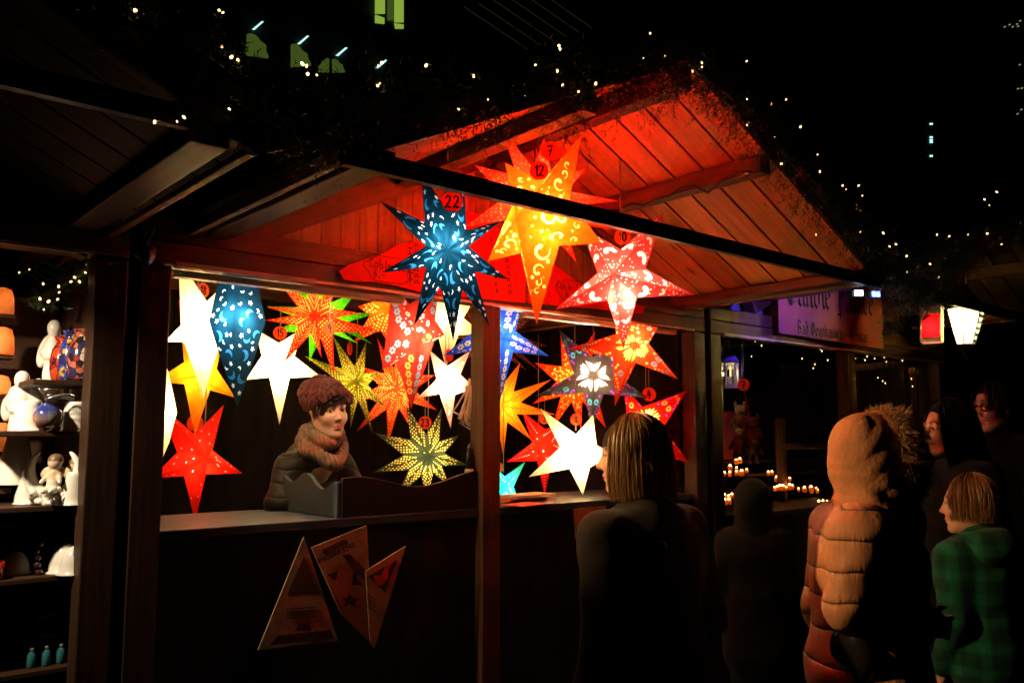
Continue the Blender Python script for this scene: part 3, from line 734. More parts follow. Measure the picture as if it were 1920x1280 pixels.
for i in range(7):
    u, v = 766, 462+i*11.5; beam_text(str(i+1), u, v, .020); beam_text('20,-', u+11, v, .016)
    ox, oz = on_beam(u+2, v-3); tb.strokes([[(math.cos(k*.6)*.018, math.sin(k*.6)*.015) for k in range(12)]], (ox+.003, YT, oz), (1, 0, 0), (0, 0, 1), .0026)
tb.build('handwriting', M['ink'], t)
t = board([(852, 554), (1000, 569), (1012, 470), (950, 440), (905, 402), (880, 398), (862, 440)], 2.930, 'red price list with columns of numbers between star 22 and the swirl star')
YT = 2.9285; tb = MB()
for i in range(9):
    u, v = 920+1.2*i, 452+i*12
    for k, tx in ((0, str(8+i)), (24, '28,-'), (40, '1')): beam_text(tx, u+k, v+k*.12, .018)
for i in range(6): beam_text(str(17+i), 986, 525+i*8.5, .015)
tb.build('handwriting', M['ink'], t)
t = board([(1004, 569), (1090, 576), (1205, 588), (1210, 574), (1120, 560), (1085, 530), (1045, 500), (1016, 470)], 2.925, 'red price board behind the left arm of the coral pink star')
YT = 2.9235; tb = MB(); beam_text('Cable-Set', 1043, 540, .036); beam_text('6,-', 1060, 556, .034); bubble(1075, 546); tb.build('handwriting', M['ink'], t)
# strip lamp under the stall beam, shining into the stall
t = empty('strip_lamp', (1.35, 3.04, 2.06), 'thin strip lamp under the beam of the middle stall, left opening', 'strip lamp')
b = MB(); b.box(1.03, 1.98, 3.00, 3.04, 2.052, 2.076); b.build('housing', M['trim'], t, bevel=.002)
l = bpy.data.lights.new('bulb', 'AREA'); l.shape = 'RECTANGLE'; l.size = .9; l.size_y = .02; l.energy = STRIP; l.color = (1, .74, .42)
o = bpy.data.objects.new('bulb', l); COL.objects.link(o); o.location = (1.5, 3.035, 2.048); o.rotation_euler = (R(28), 0, 0); parent_keep(o, t)
t = empty('strip_lamp', (3.2, 2.99, 2.06), 'thin strip lamp under the beam of the middle stall, right opening', 'strip lamp')
b = MB(); b.box(2.62, 3.72, 2.955, 2.995, 2.052, 2.076); b.build('housing', M['trim'], t, bevel=.002)
l = bpy.data.lights.new('bulb', 'AREA'); l.shape = 'RECTANGLE'; l.size = 1.0; l.size_y = .02; l.energy = 5; l.color = (1, .66, .34)
o = bpy.data.objects.new('bulb', l); COL.objects.link(o); o.location = (3.1, 2.965, 2.048); o.rotation_euler = (R(-50), 0, R(-25)); parent_keep(o, t)
# ---------------------------------------------------------------- implicit surfaces for people and figurines
def sines(X, Y, Z, f, seed=0):
    return (np.sin(X*f+1.3*seed)*np.cos(Y*f*1.13+seed)+np.sin(Y*f*.9+Z*f*.7+2.1*seed)+np.sin(Z*f*1.21-X*f*.6+.7*seed))/3
class Field:
    def __init__(s, lo, hi, step, bands=()):
        s.ax = []
        for a in range(3):
            x = lo[a]; out = []
            while x < hi[a]:
                out.append(x); st = step
                for bl, bh, bs in bands:
                    if bl[a] <= x <= bh[a]: st = min(st, bs)
                x += st
            s.ax.append(np.array(out, dtype=np.float32))
        s.D = np.full([len(a) for a in s.ax], 1.0, dtype=np.float32)
    def _sub(s, lo, hi):
        sl = []
        for a in range(3):
            i = max(0, int(np.searchsorted(s.ax[a], lo[a]))-1); j = min(len(s.ax[a]), int(np.searchsorted(s.ax[a], hi[a]))+1); sl.append(slice(i, max(j, i)))
        sl = tuple(sl)
        return sl, s.ax[0][sl[0]][:, None, None], s.ax[1][sl[1]][None, :, None], s.ax[2][sl[2]][None, None, :]
    def put(s, fn, lo, hi, k=.01, mode='u'):
        sl, X, Y, Z = s._sub([v-k*2-.01 for v in lo], [v+k*2+.01 for v in hi])
        A = s.D[sl]
        if A.size == 0: return
        B = fn(X, Y, Z).astype(np.float32)
        if mode == 's': B = -B; A2 = -A
        else: A2 = A
        k = max(k, 1e-5); h = np.clip(k-np.abs(A2-B), 0, None)/k
        Rr = np.minimum(A2, B)-h*h*k*.25
        if mode == 's':
            A2, B = A, -(-B)
            h = np.clip(k-np.abs(A-B), 0, None)/k; Rr = np.maximum(A, B)+h*h*k*.25
        s.D[sl] = Rr
    def ell(s, c, r, k=.01, rot=None, mode='u'):
        c = np.array(c, dtype=np.float32); r = np.array(r, dtype=np.float32); mr = float(max(r)); q = np.array(rot) if rot is not None else None
        def fn(X, Y, Z):
            x, y, z = X-c[0], Y-c[1], Z-c[2]
            if q is not None: x, y, z = (x*q[0][i]+y*q[1][i]+z*q[2][i] for i in range(3))
            k0 = np.sqrt((x/r[0])**2+(y/r[1])**2+(z/r[2])**2); k1 = np.sqrt((x/r[0]**2)**2+(y/r[1]**2)**2+(z/r[2]**2)**2)+1e-9
            return k0*(k0-1)/k1
        s.put(fn, c-mr, c+mr, k, mode)
    def cone(s, a, b, ra, rb, k=.01, mode='u', flat=None):
        a = np.array(a, dtype=np.float32); b = np.array(b, dtype=np.float32); d = b-a; dd = float(d@d)+1e-9; m = max(ra, rb)
        def fn(X, Y, Z):
            x, y, z = X-a[0], Y-a[1], Z-a[2]
            t = np.clip((x*d[0]+y*d[1]+z*d[2])/dd, 0, 1)
            x, y, z = x-t*d[0], y-t*d[1], z-t*d[2]
            if flat is not None:
                w = x*flat[0]+y*flat[1]+z*flat[2]; sc = flat[3]-1
                x, y, z = x+flat[0]*w*sc, y+flat[1]*w*sc, z+flat[2]*w*sc
            return np.sqrt(x*x+y*y+z*z)-(ra+(rb-ra)*t)
        s.put(fn, np.minimum(a, b)-m*1.7, np.maximum(a, b)+m*1.7, k, mode)
    def disp(s, fn, lo=None, hi=None):
        sl, X, Y, Z = s._sub(lo or [a[0] for a in s.ax], hi or [a[-1] for a in s.ax])
        s.D[sl] += fn(X, Y, Z).astype(np.float32)
    def mesh(s):
        D = s.D; I = D < 0; nx, ny, nz = D.shape
        c = [I[i:nx-1+i, j:ny-1+j, k:nz-1+k] for i in (0, 1) for j in (0, 1) for k in (0, 1)]
        cnt = sum(x.astype(np.int8) for x in c); act = (cnt > 0) & (cnt < 8)
        ci, cj, ck = np.nonzero(act); n = len(ci)
        acc = np.zeros((n, 3)); num = np.zeros(n)
        cor = [(i, j, k) for i in (0, 1) for j in (0, 1) for k in (0, 1)]
        val = {q: D[ci+q[0], cj+q[1], ck+q[2]] for q in cor}
        for q in cor:
            for a in range(3):
                if q[a]: continue
                q2 = list(q); q2[a] = 1; q2 = tuple(q2)
                v0, v1 = val[q], val[q2]; m = (v0 < 0) != (v1 < 0)
                t = np.where(m, v0/(v0-v1+1e-12), 0)
                for b in range(3): acc[:, b] += np.where(m, q[b]+(t if b == a else 0), 0)
                num += m
        acc /= num[:, None]; idx = [ci, cj, ck]; V = np.zeros((n, 3))
        for a in range(3): V[:, a] = s.ax[a][idx[a]]*(1-acc[:, a])+s.ax[a][idx[a]+1]*acc[:, a]
        ids = np.full(act.shape, -1, dtype=np.int64); ids[ci, cj, ck] = np.arange(n)
        Q = []
        for a in range(3):
            b, e = (a+1) % 3, (a+2) % 3
            lo = [slice(1, -1)]*3; lo[a] = slice(0, -1)
            hi = list(lo); hi[a] = slice(1, None)
            A, B = I[tuple(lo)], I[tuple(hi)]
            p = np.argwhere(A != B)
            if not len(p): continue
            sg = A[tuple(p.T)]
            off = np.zeros(3, int)+1; off[a] = 0; g = p+off
            def at(db, de):
                h = g.copy(); h[:, b] += db; h[:, e] += de; return ids[h[:, 0], h[:, 1], h[:, 2]]
            q = np.stack([at(-1, -1), at(0, -1), at(0, 0), at(-1, 0)], 1)
            q[~sg] = q[~sg][:, ::-1]; Q.append(q)
        return V, np.concatenate(Q)
    def build(s, name, mat, parent=None, tint=None, relax=1):
        V, Q = s.mesh()
        for _ in range(relax):
            acc = np.zeros_like(V); cn = np.zeros(len(V))
            for i in range(4):
                a, b_ = Q[:, i], Q[:, (i+1) % 4]
                np.add.at(acc, a, V[b_]); np.add.at(cn, a, 1); np.add.at(acc, b_, V[a]); np.add.at(cn, b_, 1)
            V = V*.5+.5*acc/np.maximum(cn, 1)[:, None]
        me = bpy.data.meshes.new(name)
        me.vertices.add(len(V)); me.vertices.foreach_set('co', V.astype(np.float32).ravel())
        me.loops.add(Q.size); me.loops.foreach_set('vertex_index', Q.ravel().astype(np.int32))
        me.polygons.add(len(Q)); me.polygons.foreach_set('loop_start', np.arange(0, Q.size, 4, dtype=np.int32)); me.polygons.foreach_set('loop_total', np.full(len(Q), 4, dtype=np.int32))
        me.polygons.foreach_set('use_smooth', np.ones(len(Q), dtype=bool))
        me.update(calc_edges=True); me.validate()
        me.materials.append(mat)
        if tint is not None:
            C = np.ones((len(me.vertices), 4), dtype=np.float32); co = np.zeros(len(me.vertices)*3, dtype=np.float32); me.vertices.foreach_get('co', co)
            C[:, :3] = tint(co.reshape(-1, 3))
            at = me.color_attributes.new('tint', 'FLOAT_COLOR', 'POINT'); at.data.foreach_set('color', C.ravel())
        o = bpy.data.objects.new(name, me); COL.objects.link(o)
        if parent: parent_keep(o, parent)
        return o

M['skin'] = mat_basic('skin', (1, 1, 1), rough=.5, var=.06, scale=40, spec=.35, tint=True)
M['cloth_tint'] = mat_basic('woven_cloth', (1, 1, 1), rough=.85, var=.25, scale=30, bump=.6, spec=.15, tint=True, sheen=.1)
M['knit'] = mat_basic('knitted_wool', (1, 1, 1), rough=.95, var=.45, scale=60, bump=1.0, spec=.05, tint=True, sheen=.2)
M['nylon'] = mat_basic('padded_nylon', (1, 1, 1), rough=.5, var=.15, scale=12, bump=.25, spec=.35, tint=True)
def mat_hair(name, c, c2):
    m, nt, out = new_mat(name); L = nt.links
    b = N(nt, 'ShaderNodeBsdfPrincipled'); b.inputs['Roughness'].default_value = .38; b.inputs['Specular IOR Level'].default_value = .5
    g = N(nt, 'ShaderNodeNewGeometry'); cr = N(nt, 'ShaderNodeValToRGB'); cr.color_ramp.elements[0].color = c4(c2); cr.color_ramp.elements[1].color = c4(c)
    L.new(g.outputs['Random Per Island'], cr.inputs[0]); L.new(cr.outputs[0], b.inputs['Base Color']); L.new(b.outputs[0], out.inputs[0]); return m
M['hair_blond'] = mat_hair('ash_blond_hair', (.40, .25, .11), (.22, .13, .052))
M['hair_dark'] = mat_hair('dark_brown_hair', (.05, .026, .013), (.014, .008, .005))
M['hair_child'] = mat_hair('light_brown_hair', (.36, .2, .075), (.18, .09, .03))
M['fur'] = mat_hair('fur_trim', (.62, .38, .19), (.26, .15, .07))
def mat_padded(name, sp=.085, dist=.016):
    m, nt, out = new_mat(name); L = nt.links
    b = N(nt, 'ShaderNodeBsdfPrincipled'); b.inputs['Roughness'].default_value = .58; b.inputs['Specular IOR Level'].default_value = .25; b.inputs['Sheen Weight'].default_value = .1
    tc = N(nt, 'ShaderNodeTexCoord'); sx = N(nt, 'ShaderNodeSeparateXYZ'); L.new(tc.outputs['Object'], sx.inputs[0])
    no = N(nt, 'ShaderNodeTexNoise'); no.inputs['Scale'].default_value = 5; no.inputs['Detail'].default_value = 2; L.new(tc.outputs['Object'], no.inputs[0])
    def mth(op, a, c=None, **k):
        n_ = N(nt, 'ShaderNodeMath', operation=op)
        for i, v in enumerate((a, c)):
            if v is None: continue
            if isinstance(v, (int, float)): n_.inputs[i].default_value = v
            else: L.new(v, n_.inputs[i])
        return n_.outputs[0]
    z = mth('ADD', sx.outputs[2], mth('MULTIPLY', no.outputs['Fac'], .05)); q = mth('DIVIDE', z, sp)
    t = mth('ABSOLUTE', mth('SINE', mth('MULTIPLY', q, math.pi)))          # 0 on the seam
    puff = mth('POWER', t, .42)
    # gathers that run away from each seam
    mp = N(nt, 'ShaderNodeMapping'); mp.inputs['Scale'].default_value = (42, 42, 9); L.new(tc.outputs['Object'], mp.inputs[0])
    n2 = N(nt, 'ShaderNodeTexNoise'); n2.inputs['Scale'].default_value = 1; n2.inputs['Detail'].default_value = 3; L.new(mp.outputs[0], n2.inputs[0])
    g = mth('MULTIPLY', n2.outputs['Fac'], mth('MULTIPLY', mth('SUBTRACT', 1.15, t), .55))
    h_ = mth('ADD', puff, g)
    bp = N(nt, 'ShaderNodeBump'); bp.inputs['Strength'].default_value = 1; bp.inputs['Distance'].default_value = dist; L.new(h_, bp.inputs['Height']); L.new(bp.outputs[0], b.inputs['Normal'])
    at = N(nt, 'ShaderNodeAttribute', attribute_name='tint'); st = N(nt, 'ShaderNodeMapRange'); st.inputs[1].default_value = .02; st.inputs[2].default_value = .14; st.inputs[3].default_value = .45; st.inputs[4].default_value = 1; L.new(t, st.inputs[0])
    sc = N(nt, 'ShaderNodeVectorMath', operation='SCALE'); L.new(at.outputs['Color'], sc.inputs[0]); L.new(st.outputs[0], sc.inputs['Scale']); L.new(sc.outputs[0], b.inputs['Base Color'])
    L.new(b.outputs[0], out.inputs[0]); return m
M['padded'] = mat_padded('quilted_padded_nylon', .088)
M['padded_small'] = mat_padded('narrow_quilted_nylon', .060, .010)
M['eye'] = mat_basic('eye_white', (1, 1, 1), rough=.15, var=0, spec=.6, tint=True)

def rotmat(f, pitch=0, roll=0):
    """columns: head right (+x), forward (+y), up (+z) in world space"""
    f = Vector((f[0], f[1], 0)).normalized(); r = Vector((f.y, -f.x, 0)); u = Vector((0, 0, 1))
    Mx = Matrix((r, f, u)).transposed()
    return Mx @ Matrix.Rotation(pitch, 3, 'X') @ Matrix.Rotation(roll, 3, 'Y')
class Head:
    def __init__(s, c, f, pitch=0, roll=0, k=1.0): s.c = Vector(c); s.R = rotmat(f, pitch, roll); s.k = k; s.Rn = np.array(s.R)
    def w(s, x, y, z): return s.c+s.R @ (Vector((x, y, z))*s.k)
    def local(s, co): return ((co-np.array(s.c)) @ s.Rn)/s.k
    def ell(s, F, c, r, k=.01, mode='u', rot=None):
        q = s.Rn if rot is None else s.Rn @ np.array(rot); F.ell(s.w(*c), [v*s.k for v in r], k*s.k, q, mode)
    def cone(s, F, a, b, ra, rb, k=.01, mode='u'): F.cone(s.w(*a), s.w(*b), ra*s.k, rb*s.k, k*s.k, mode)

def face(F, h, fem=True):
    e, c = h.ell, h.cone
    e(F, (0, -.012, .035), (.074, .094, .090), .01)
    w = .92 if fem else 1.0
    e(F, (0, .027, -.022), (.059*w, .065, .088), .035)
    e(F, (0, .018, -.062), (.050*w*w, .057, .044), .03)
    e(F, (0, .069, -.100), ((.015 if fem else .021), .017, .014), .028)
    for sx in (-1, 1):
        e(F, (sx*.036, .060, -.022), (.025, .026, .024), .03)
        c(F, (sx*.058*w, .0, -.048), (sx*.026*w, .053, -.093), .016, .013, .03)
        e(F, (sx*.031, .099, .012), (.021, .018, .014), .014, 's')
        c(F, (sx*.014, .086, .031), (sx*.046, .076, .032), (.006 if fem else .008), .006, .014)
        e(F, (sx*.031, .0755, .0112), (.0180, .0150, .0146), .004)
        e(F, (sx*.0315, .0935, .0105), (.0160, .0130, .0060), .0025, 's')
        e(F, (sx*.0755*w, -.006, -.004), (.009, .020, .030), .006, rot=Matrix.Rotation(-.25*sx, 3, 'Z'))
        e(F, (sx*.0095, .095, -.030), (.0070, .009, .0065), .006)
    c(F, (0, .086, .018), (0, .105, -.023), .0070, .0095, .012)
    e(F, (0, .108, -.0255), (.0090, .0095, .0080), .008)
    c(F, (-.015, .081, -.0585), (0, .0915, -.0560), .0040, .0060, .006); c(F, (.015, .081, -.0585), (0, .0915, -.056), .0040, .0060, .006)
    c(F, (-.012, .081, -.0672), (.012, .081, -.0672), .0065, .0065, .007); e(F, (0, .0865, -.0675), (.012, .008, .0066), .006)
    c(F, (-.021, .082, -.062), (.021, .082, -.062), .0015, .0015, .004, 's'); c(F, (-.012, .0935, -.0622), (.012, .0935, -.0622), .0018, .0018, .004, 's')
def face_tint(h, skin, lips=(.50, .13, .10), brow=(.05, .028, .016), fem=True):
    skin = np.array(skin); lips = np.array(lips); brow = np.array(brow)
    def f(co):
        q = h.local(co); x, y, z = np.abs(q[:, 0]), q[:, 1], q[:, 2]
        C = np.tile(skin, (len(co), 1)).astype(np.float32)
        def mix(m, c): C[:] = C*(1-m[:, None])+np.array(c)*m[:, None]
        g = lambda d, s: np.exp(-(d/s)**2)
        front = (y > .05)
        mix(.22*front*g(np.hypot(x-.04, z+.03), .028), skin*np.array([1.0, .66, .6]))
        mix(.35*front*g(np.hypot(x, z+.026), .014), skin*np.array([1.0, .65, .6]))
        zl = np.where(z > -.062, (z+.0585)/.0062, (z+.0665)/.0078)
        m = np.clip(1.5-2.2*((x/.0245)**2+np.minimum(((z+.062)/.0118)**2, 4)), 0, 1)*(y > .068); mix(m*.9, lips)
        mix(np.clip(1-np.abs(z+.0622)/.0016, 0, 1)*(x < .023)*(y > .07)*.8, lips*.25)
        zb = .0335+.010*np.clip((x-.014)/.026, 0, 1)-.012*np.clip((x-.036)/.016, 0, 1)
        mix(np.clip(1.3-np.abs(z-zb)/(.0048 if fem else .006), 0, 1)*(x > .013)*(x < .053)*(y > .045)*.95, brow)
        ue = .0112+.0062*np.clip(1-((x-.0315)/.0168)**2, 0, 1)
        mix(np.clip(1.4-np.abs(z-ue)/.003, 0, 1)*(np.abs(x-.031) < .019)*(y > .055)*.9, (.03, .018, .012))
        le = .0100-.0060*np.clip(1-((x-.0315)/.0168)**2, 0, 1)
        mix(np.clip(1-np.abs(z-le)/.0018, 0, 1)*(np.abs(x-.031) < .0165)*(y > .055)*.5, skin*.4)
        return C
    return f
def eyes(h, root, gaze=(0, 1, 0), iris=(.10, .055, .03)):
    for sx in (-1, 1):
        c = h.w(sx*.031, .0745, .0105); g = (h.R @ Vector(gaze)).normalized()
        b = MB(); b.ball((0, 0, 0), .0148*h.k, 24); o = b.build('eye', M['eye'], None, smooth=True); o.location = c
        at = o.data.color_attributes.new('tint', 'FLOAT_COLOR', 'POINT')
        for i, v in enumerate(o.data.vertices):
            a = math.acos(max(-1, min(1, v.co.normalized().dot(g))))
            at.data[i].color = c4((.008, .006, .005) if a < .26 else (iris if a < .56 else (.48, .42, .36)))
        parent_keep(o, root)

def hand(F, wr, d, side, nrm, k=1.0, curl=.7):
    """palm, four fingers of different lengths and a thumb; d = forearm direction, side = towards the thumb, nrm = back of hand"""
    d, side, nrm = Vector(d).normalized(), Vector(side).normalized(), Vector(nrm).normalized()
    side = (side-d*side.dot(d)).normalized(); nrm = d.cross(side) if d.cross(side).dot(nrm) > 0 else -d.cross(side)
    p = wr+d*.045*k
    rot = np.array(Matrix((side, d, nrm)).transposed())
    F.ell(p, (.039*k, .05*k, .016*k), .012, rot)
    for i, (o, l) in enumerate(((.030, .070), (.010, .078), (-.011, .072), (-.030, .056))):
        a = wr+d*.085*k+side*o*k; t = curl*(.8+.12*i)
        b_ = a+(d*math.cos(t)-nrm*math.sin(t))*l*.55*k; t2 = t+curl*1.1
        c = b_+(d*math.cos(t2)-nrm*math.sin(t2))*l*.5*k
        F.cone(a, b_, .0092*k, .0085*k, .004); F.cone(b_, c, .0085*k, .0068*k, .003)
    a = wr+d*.025*k+side*.032*k; b_ = a+(d*.7+side*.6-nrm*.3).normalized()*.036*k; c = b_+(d*.9+side*.15-nrm*.4).normalized()*.03*k
    F.cone(a, b_, .0125*k, .0098*k, .01); F.cone(b_, c, .0098*k, .008*k, .003)

def ribbons(name, lines, width, mat, root, taper=True):
    vs = []; fs = []
    for ln in lines:
        n = len(ln); o = len(vs); ax = Vector((rnd.gauss(0, 1), rnd.gauss(0, 1), rnd.gauss(0, 1)))
        for i, p in enumerate(ln):
            d = (ln[min(i+1, n-1)]-ln[max(0, i-1)]); s_ = d.cross(ax)
            s_ = s_.normalized() if s_.length > 1e-9 else Vector((1, 0, 0))
            w = width*(1-(.85*(i/(n-1))**2 if taper else 0))*.5
            vs.append(p-s_*w); vs.append(p+s_*w)
        for i in range(n-1): fs.append((o+2*i, o+2*i+1, o+2*i+3, o+2*i+2))
    b = MB(); b.v = [tuple(v) for v in vs]; b.f = [list(f) for f in fs]; b.m = [0]*len(fs); b.uv = [[(0, 0)]*4]*len(fs)
    return b.build(name, mat, root, smooth=True)
def scalp_lines(h, n, az0, az1, drop, infl=(1.05, 1.16), flip=.0, seg=9, part=.0, pol0=.05, wav=.006, maxpol=1.62, back=0, sx=1, sy=1, flare=.10):
    """hair strands that leave a parting on the crown, follow the skull and then hang"""
    out = []
    for _ in range(n):
        az = rnd.uniform(az0, az1)*rnd.choice((-1, 1)); q = rnd.uniform(*infl); ph = rnd.uniform(0, 6.3)
        p0 = rnd.uniform(pol0, .5); ln = []; end = drop+rnd.uniform(-.015, .012)
        for i in range(seg):
            t = i/(seg-1)
            if t < .55:
                pol = p0+(maxpol-p0)*(t/.55)
                x = .080*sx*q*math.sin(pol)*math.sin(az); y = -.012+.101*sy*q*math.sin(pol)*math.cos(az); z = .035+.096*q*math.cos(pol)
            else:
                s_ = (t-.55)/.45; z = .030+(end-.030)*s_
                rr = 1+flare*s_-flip*max(0, s_-.6)
                x = .080*sx*q*math.sin(az)*rr; y = -.012+.101*sy*q*math.cos(az)*rr-back*s_
            ln.append(h.w(x+wav*math.sin(ph+t*5), y+wav*math.cos(ph*1.7+t*4), z))
        out.append(ln)
    return out

PEOPLE = []
def person(label, hc, f, floor, hf=None, pitch=0, roll=0, over=None, skin=(.62, .36, .24), jc=(.03, .03, .03), jm='cloth_tint', jfn=None, hem=.52, res=.004, legs=(.02, .02, .025), bulk=1.0, fem=True, quilt=0, armcurl=.6, gloves=None, iris=(.1, .055, .03), gaze=(0, 1, 0), jres=.011, headk=None, tintfn=None, collar=True, trunk=None, neckpt=None, qsp=.085, qsl=0.0, wrk=1.0):
    f = Vector((f[0], f[1], 0)).normalized(); r = Vector((f.y, -f.x, 0)); hc = Vector(hc); Z = Vector((0, 0, 1))
    H = hc.z+.115-floor; k = H/1.70
    hk = headk or max(.82, .55+.45*k)
    h = Head(hc, hf or f, pitch, roll, hk)
    J = {}
    J['neck'] = neckpt or hc-f*.035-Z*.165*hk
    b0 = Vector((J['neck'].x, J['neck'].y, 0))-f*.02
    J['pel'] = trunk or b0+Z*(floor+.93*k)
    for n_, s_ in (('l', -1), ('r', 1)):
        J['sh'+n_] = J['neck']+r*s_*.165*k*(1 if fem else 1.12)-Z*.045*k
        J['el'+n_] = J['sh'+n_]+r*s_*.05*k-Z*.28*k-f*.03*k
        J['wr'+n_] = J['el'+n_]-Z*.22*k+f*.09*k
        J['hip'+n_] = J['pel']+r*s_*.085*k-Z*.02
        J['kn'+n_] = Vector((b0.x, b0.y, 0))+r*s_*.10*k+Z*(floor+.49*k)+f*.02
        J['an'+n_] = Vector((b0.x, b0.y, 0))+r*s_*.10*k+Z*(floor+.085*k)
    if over: J.update({a: Vector(b_) for a, b_ in over.items()})
    root = empty('person', (b0.x, b0.y, floor), label, 'person'); PEOPLE.append(root)
    pts = list(J.values())+[hc]
    lo = [min(p[a] for p in pts)-.26 for a in range(3)]; hi = [max(p[a] for p in pts)+.26 for a in range(3)]; lo[2] = floor-.01
    bands = [([hc[a]-.14*hk for a in range(3)], [hc[a]+.15*hk for a in range(3)], res)]
    for n_ in 'lr': bands.append(([J['wr'+n_][a]-.13 for a in range(3)], [J['wr'+n_][a]+.13 for a in range(3)], .0052))
    F = Field(lo, hi, .014, bands)
    face(F, h, fem)
    F.cone(h.w(0, -.022, -.05), J['neck'], .050*hk, .055*k, .03); F.cone(J['neck'], J['neck']-Z*.06, .055*k, .075*k, .03)
    ch = J['neck']+(J['pel']-J['neck'])*.38
    F.ell(ch, (.13*k, .095*k, .2*k), .05, np.array(rotmat(f))); F.ell(J['pel'], (.145*k, .105*k, .13*k), .06, np.array(rotmat(f))); F.cone(ch, J['pel'], .10*k, .105*k, .05)
    for n_, s_ in (('l', -1), ('r', 1)):
        F.cone(J['neck']-Z*.04, J['sh'+n_], .05*k, .05*k, .03)
        F.cone(J['sh'+n_], J['el'+n_], .046*k, .036*k, .02); F.cone(J['el'+n_], J['wr'+n_], .037*k, .025*k, .015)
        d = (J['wr'+n_]-J['el'+n_]).normalized()
        up_ = Z if abs(d.z) < .8 else r*s_
        hand(F, J['wr'+n_], d, (Z if abs(d.z) < .8 else f), (r*s_ if abs(d.z) < .8 else r*s_), k, armcurl)
        F.cone(J['hip'+n_], J['kn'+n_], .078*k, .052*k, .03); F.cone(J['kn'+n_], J['an'+n_], .052*k, .036*k, .02)
        F.cone(J['an'+n_]-Z*.04*k-f*.03, J['an'+n_]-Z*.045*k+f*.14*k, .036*k, .03*k, .02)
    ft = face_tint(h, skin, fem=fem)
    F.build('body', M['skin'], root, ft)
    eyes(h, root, gaze, iris)
    # jacket with sleeves
    G_ = Field(lo, hi, jres); B = bulk
    hemz = J['pel'].z+(.93-hem)*0-.0
    tor = np.array(rotmat(f))
    G_.ell(ch+Z*.02, (.178*k*B, .128*k*B, .21*k), .06, tor); G_.ell(J['pel']-Z*(.02+.12*(1-hem)), (.185*k*B, .14*k*B, .19*k), .08, tor); G_.cone(ch, J['pel'], .150*k*B, .160*k*B, .06, flat=(f.x, f.y, 0, 1.22))
    if hem < .45: G_.cone(J['pel'], J['pel']-Z*.3*k, .16*k*B, .185*k*B, .05)
    for n_ in 'lr':
        G_.cone(J['neck']-Z*.035, J['sh'+n_]-Z*.01, .066*k*B, .072*k*B, .05)
        G_.cone(J['sh'+n_], J['el'+n_], .074*k*B, .060*k*B, .035); w = J['wr'+n_]; e = J['el'+n_]; G_.cone(e, e+(w-e)*.96, .061*k*B, .046*k*B, .02)
    if collar: G_.cone(J['neck']-Z*.03*k, J['neck']+Z*.045*k, .085*k, .076*k, .03)
    if quilt:
        def qf(X, Y, Zz):
            q = (Zz+.016*sines(X, Y, Zz, 8)+qsl*((X-hc.x)*f.x+(Y-hc.y)*f.y))/qsp; g = np.abs(q-np.round(q))*qsp
            return quilt*np.exp(-(g/.011)**2)-.45*quilt*np.cos(2*math.pi*q)*-.5-.0035*sines(X, Y, Zz, 30, 2)-.0015*sines(X, Y, Zz, 85, 5)
        G_.disp(qf)
    else:
        G_.disp(lambda X, Y, Zz: wrk*(-.006*sines(X, Y, Zz*.5, 26, 1)-.003*sines(X, Y, Zz, 60, 3)))
    jf = tintfn or (lambda co: np.tile(np.array(jc), (len(co), 1)))
    G_.build('jacket', M[jm], root, jf)
    # trousers and boots
    T = Field(lo, [hi[0], hi[1], J['pel'].z+.1], .014)
    for n_ in 'lr': T.cone(J['hip'+n_], J['kn'+n_], .10*k, .072*k, .04); T.cone(J['kn'+n_], J['an'+n_]-Z*.02, .072*k, .062*k, .03)
    T.ell(J['pel'], (.16*k, .12*k, .12*k), .05, tor)
    T.build('trousers', M['cloth_tint'], root, lambda co: np.tile(np.array(legs), (len(co), 1)))
    for n_ in 'lr':
        T = Field([J['an'+n_][a]-.2 for a in range(2)]+[floor-.005], [J['an'+n_][a]+.25 for a in range(2)]+[floor+.25], .012)
        a = J['an'+n_]; T.cone((a.x, a.y, floor+.05)-f*.03 if False else Vector((a.x, a.y, floor+.045))-f*.03, Vector((a.x, a.y, floor+.04))+f*.16*k, .046*k, .04*k, .02); T.cone(Vector((a.x, a.y, floor+.05)), Vector((a.x, a.y, floor+.2)), .05, .055, .02)
        T.build('boot', M['cloth_tint'], root, lambda co: np.tile(np.array((.012, .01, .009)), (len(co), 1)))
    return root, h, J, k, f, r
# ---------------------------------------------------------------- the people
Z = Vector((0, 0, 1))
def vdir(u):
    d = ray(u, 817); return Vector((d.x, d.y, 0)).normalized()
M['cotton'] = mat_basic('hood_fabric', (1, 1, 1), rough=.8, var=.15, scale=9, bump=.7, spec=.12, tint=True)
# vendor leaning on the counter inside the stall
hc = PD(614, 774, 3.80)
fv = Vector((.06, -1, 0))
root, h, J, k, f, r = person('woman in a dark red knitted hat and chunky scarf behind the stall counter', hc, (-.05, -1), .14, hf=(.02, -1.0), pitch=-.02, roll=.07,
    over={'shr': hc+Vector((-.130, .10, -.232)), 'shl': hc+Vector((.140, .13, -.225)), 'elr': hc+Vector((-.205, .05, -.388)), 'wrr': hc+Vector((-.045, -.10, -.372)),
          'ell': hc+Vector((.235, .10, -.385)), 'wrl': hc+Vector((.06, -.10, -.372))},
    neckpt=hc+Vector((-.005, .06, -.165)), trunk=Vector((hc.x, 3.76, 1.02)), skin=(.66, .40, .27), jc=(.016, .012, .006), jm='padded_small', res=.0026, bulk=.84, wrk=.5, gaze=(.35, 1, .02), jres=.008)
e = h.ell
F = Field([hc[a]-.19 for a in range(3)], [hc[a]+.22 for a in range(3)], .0042)
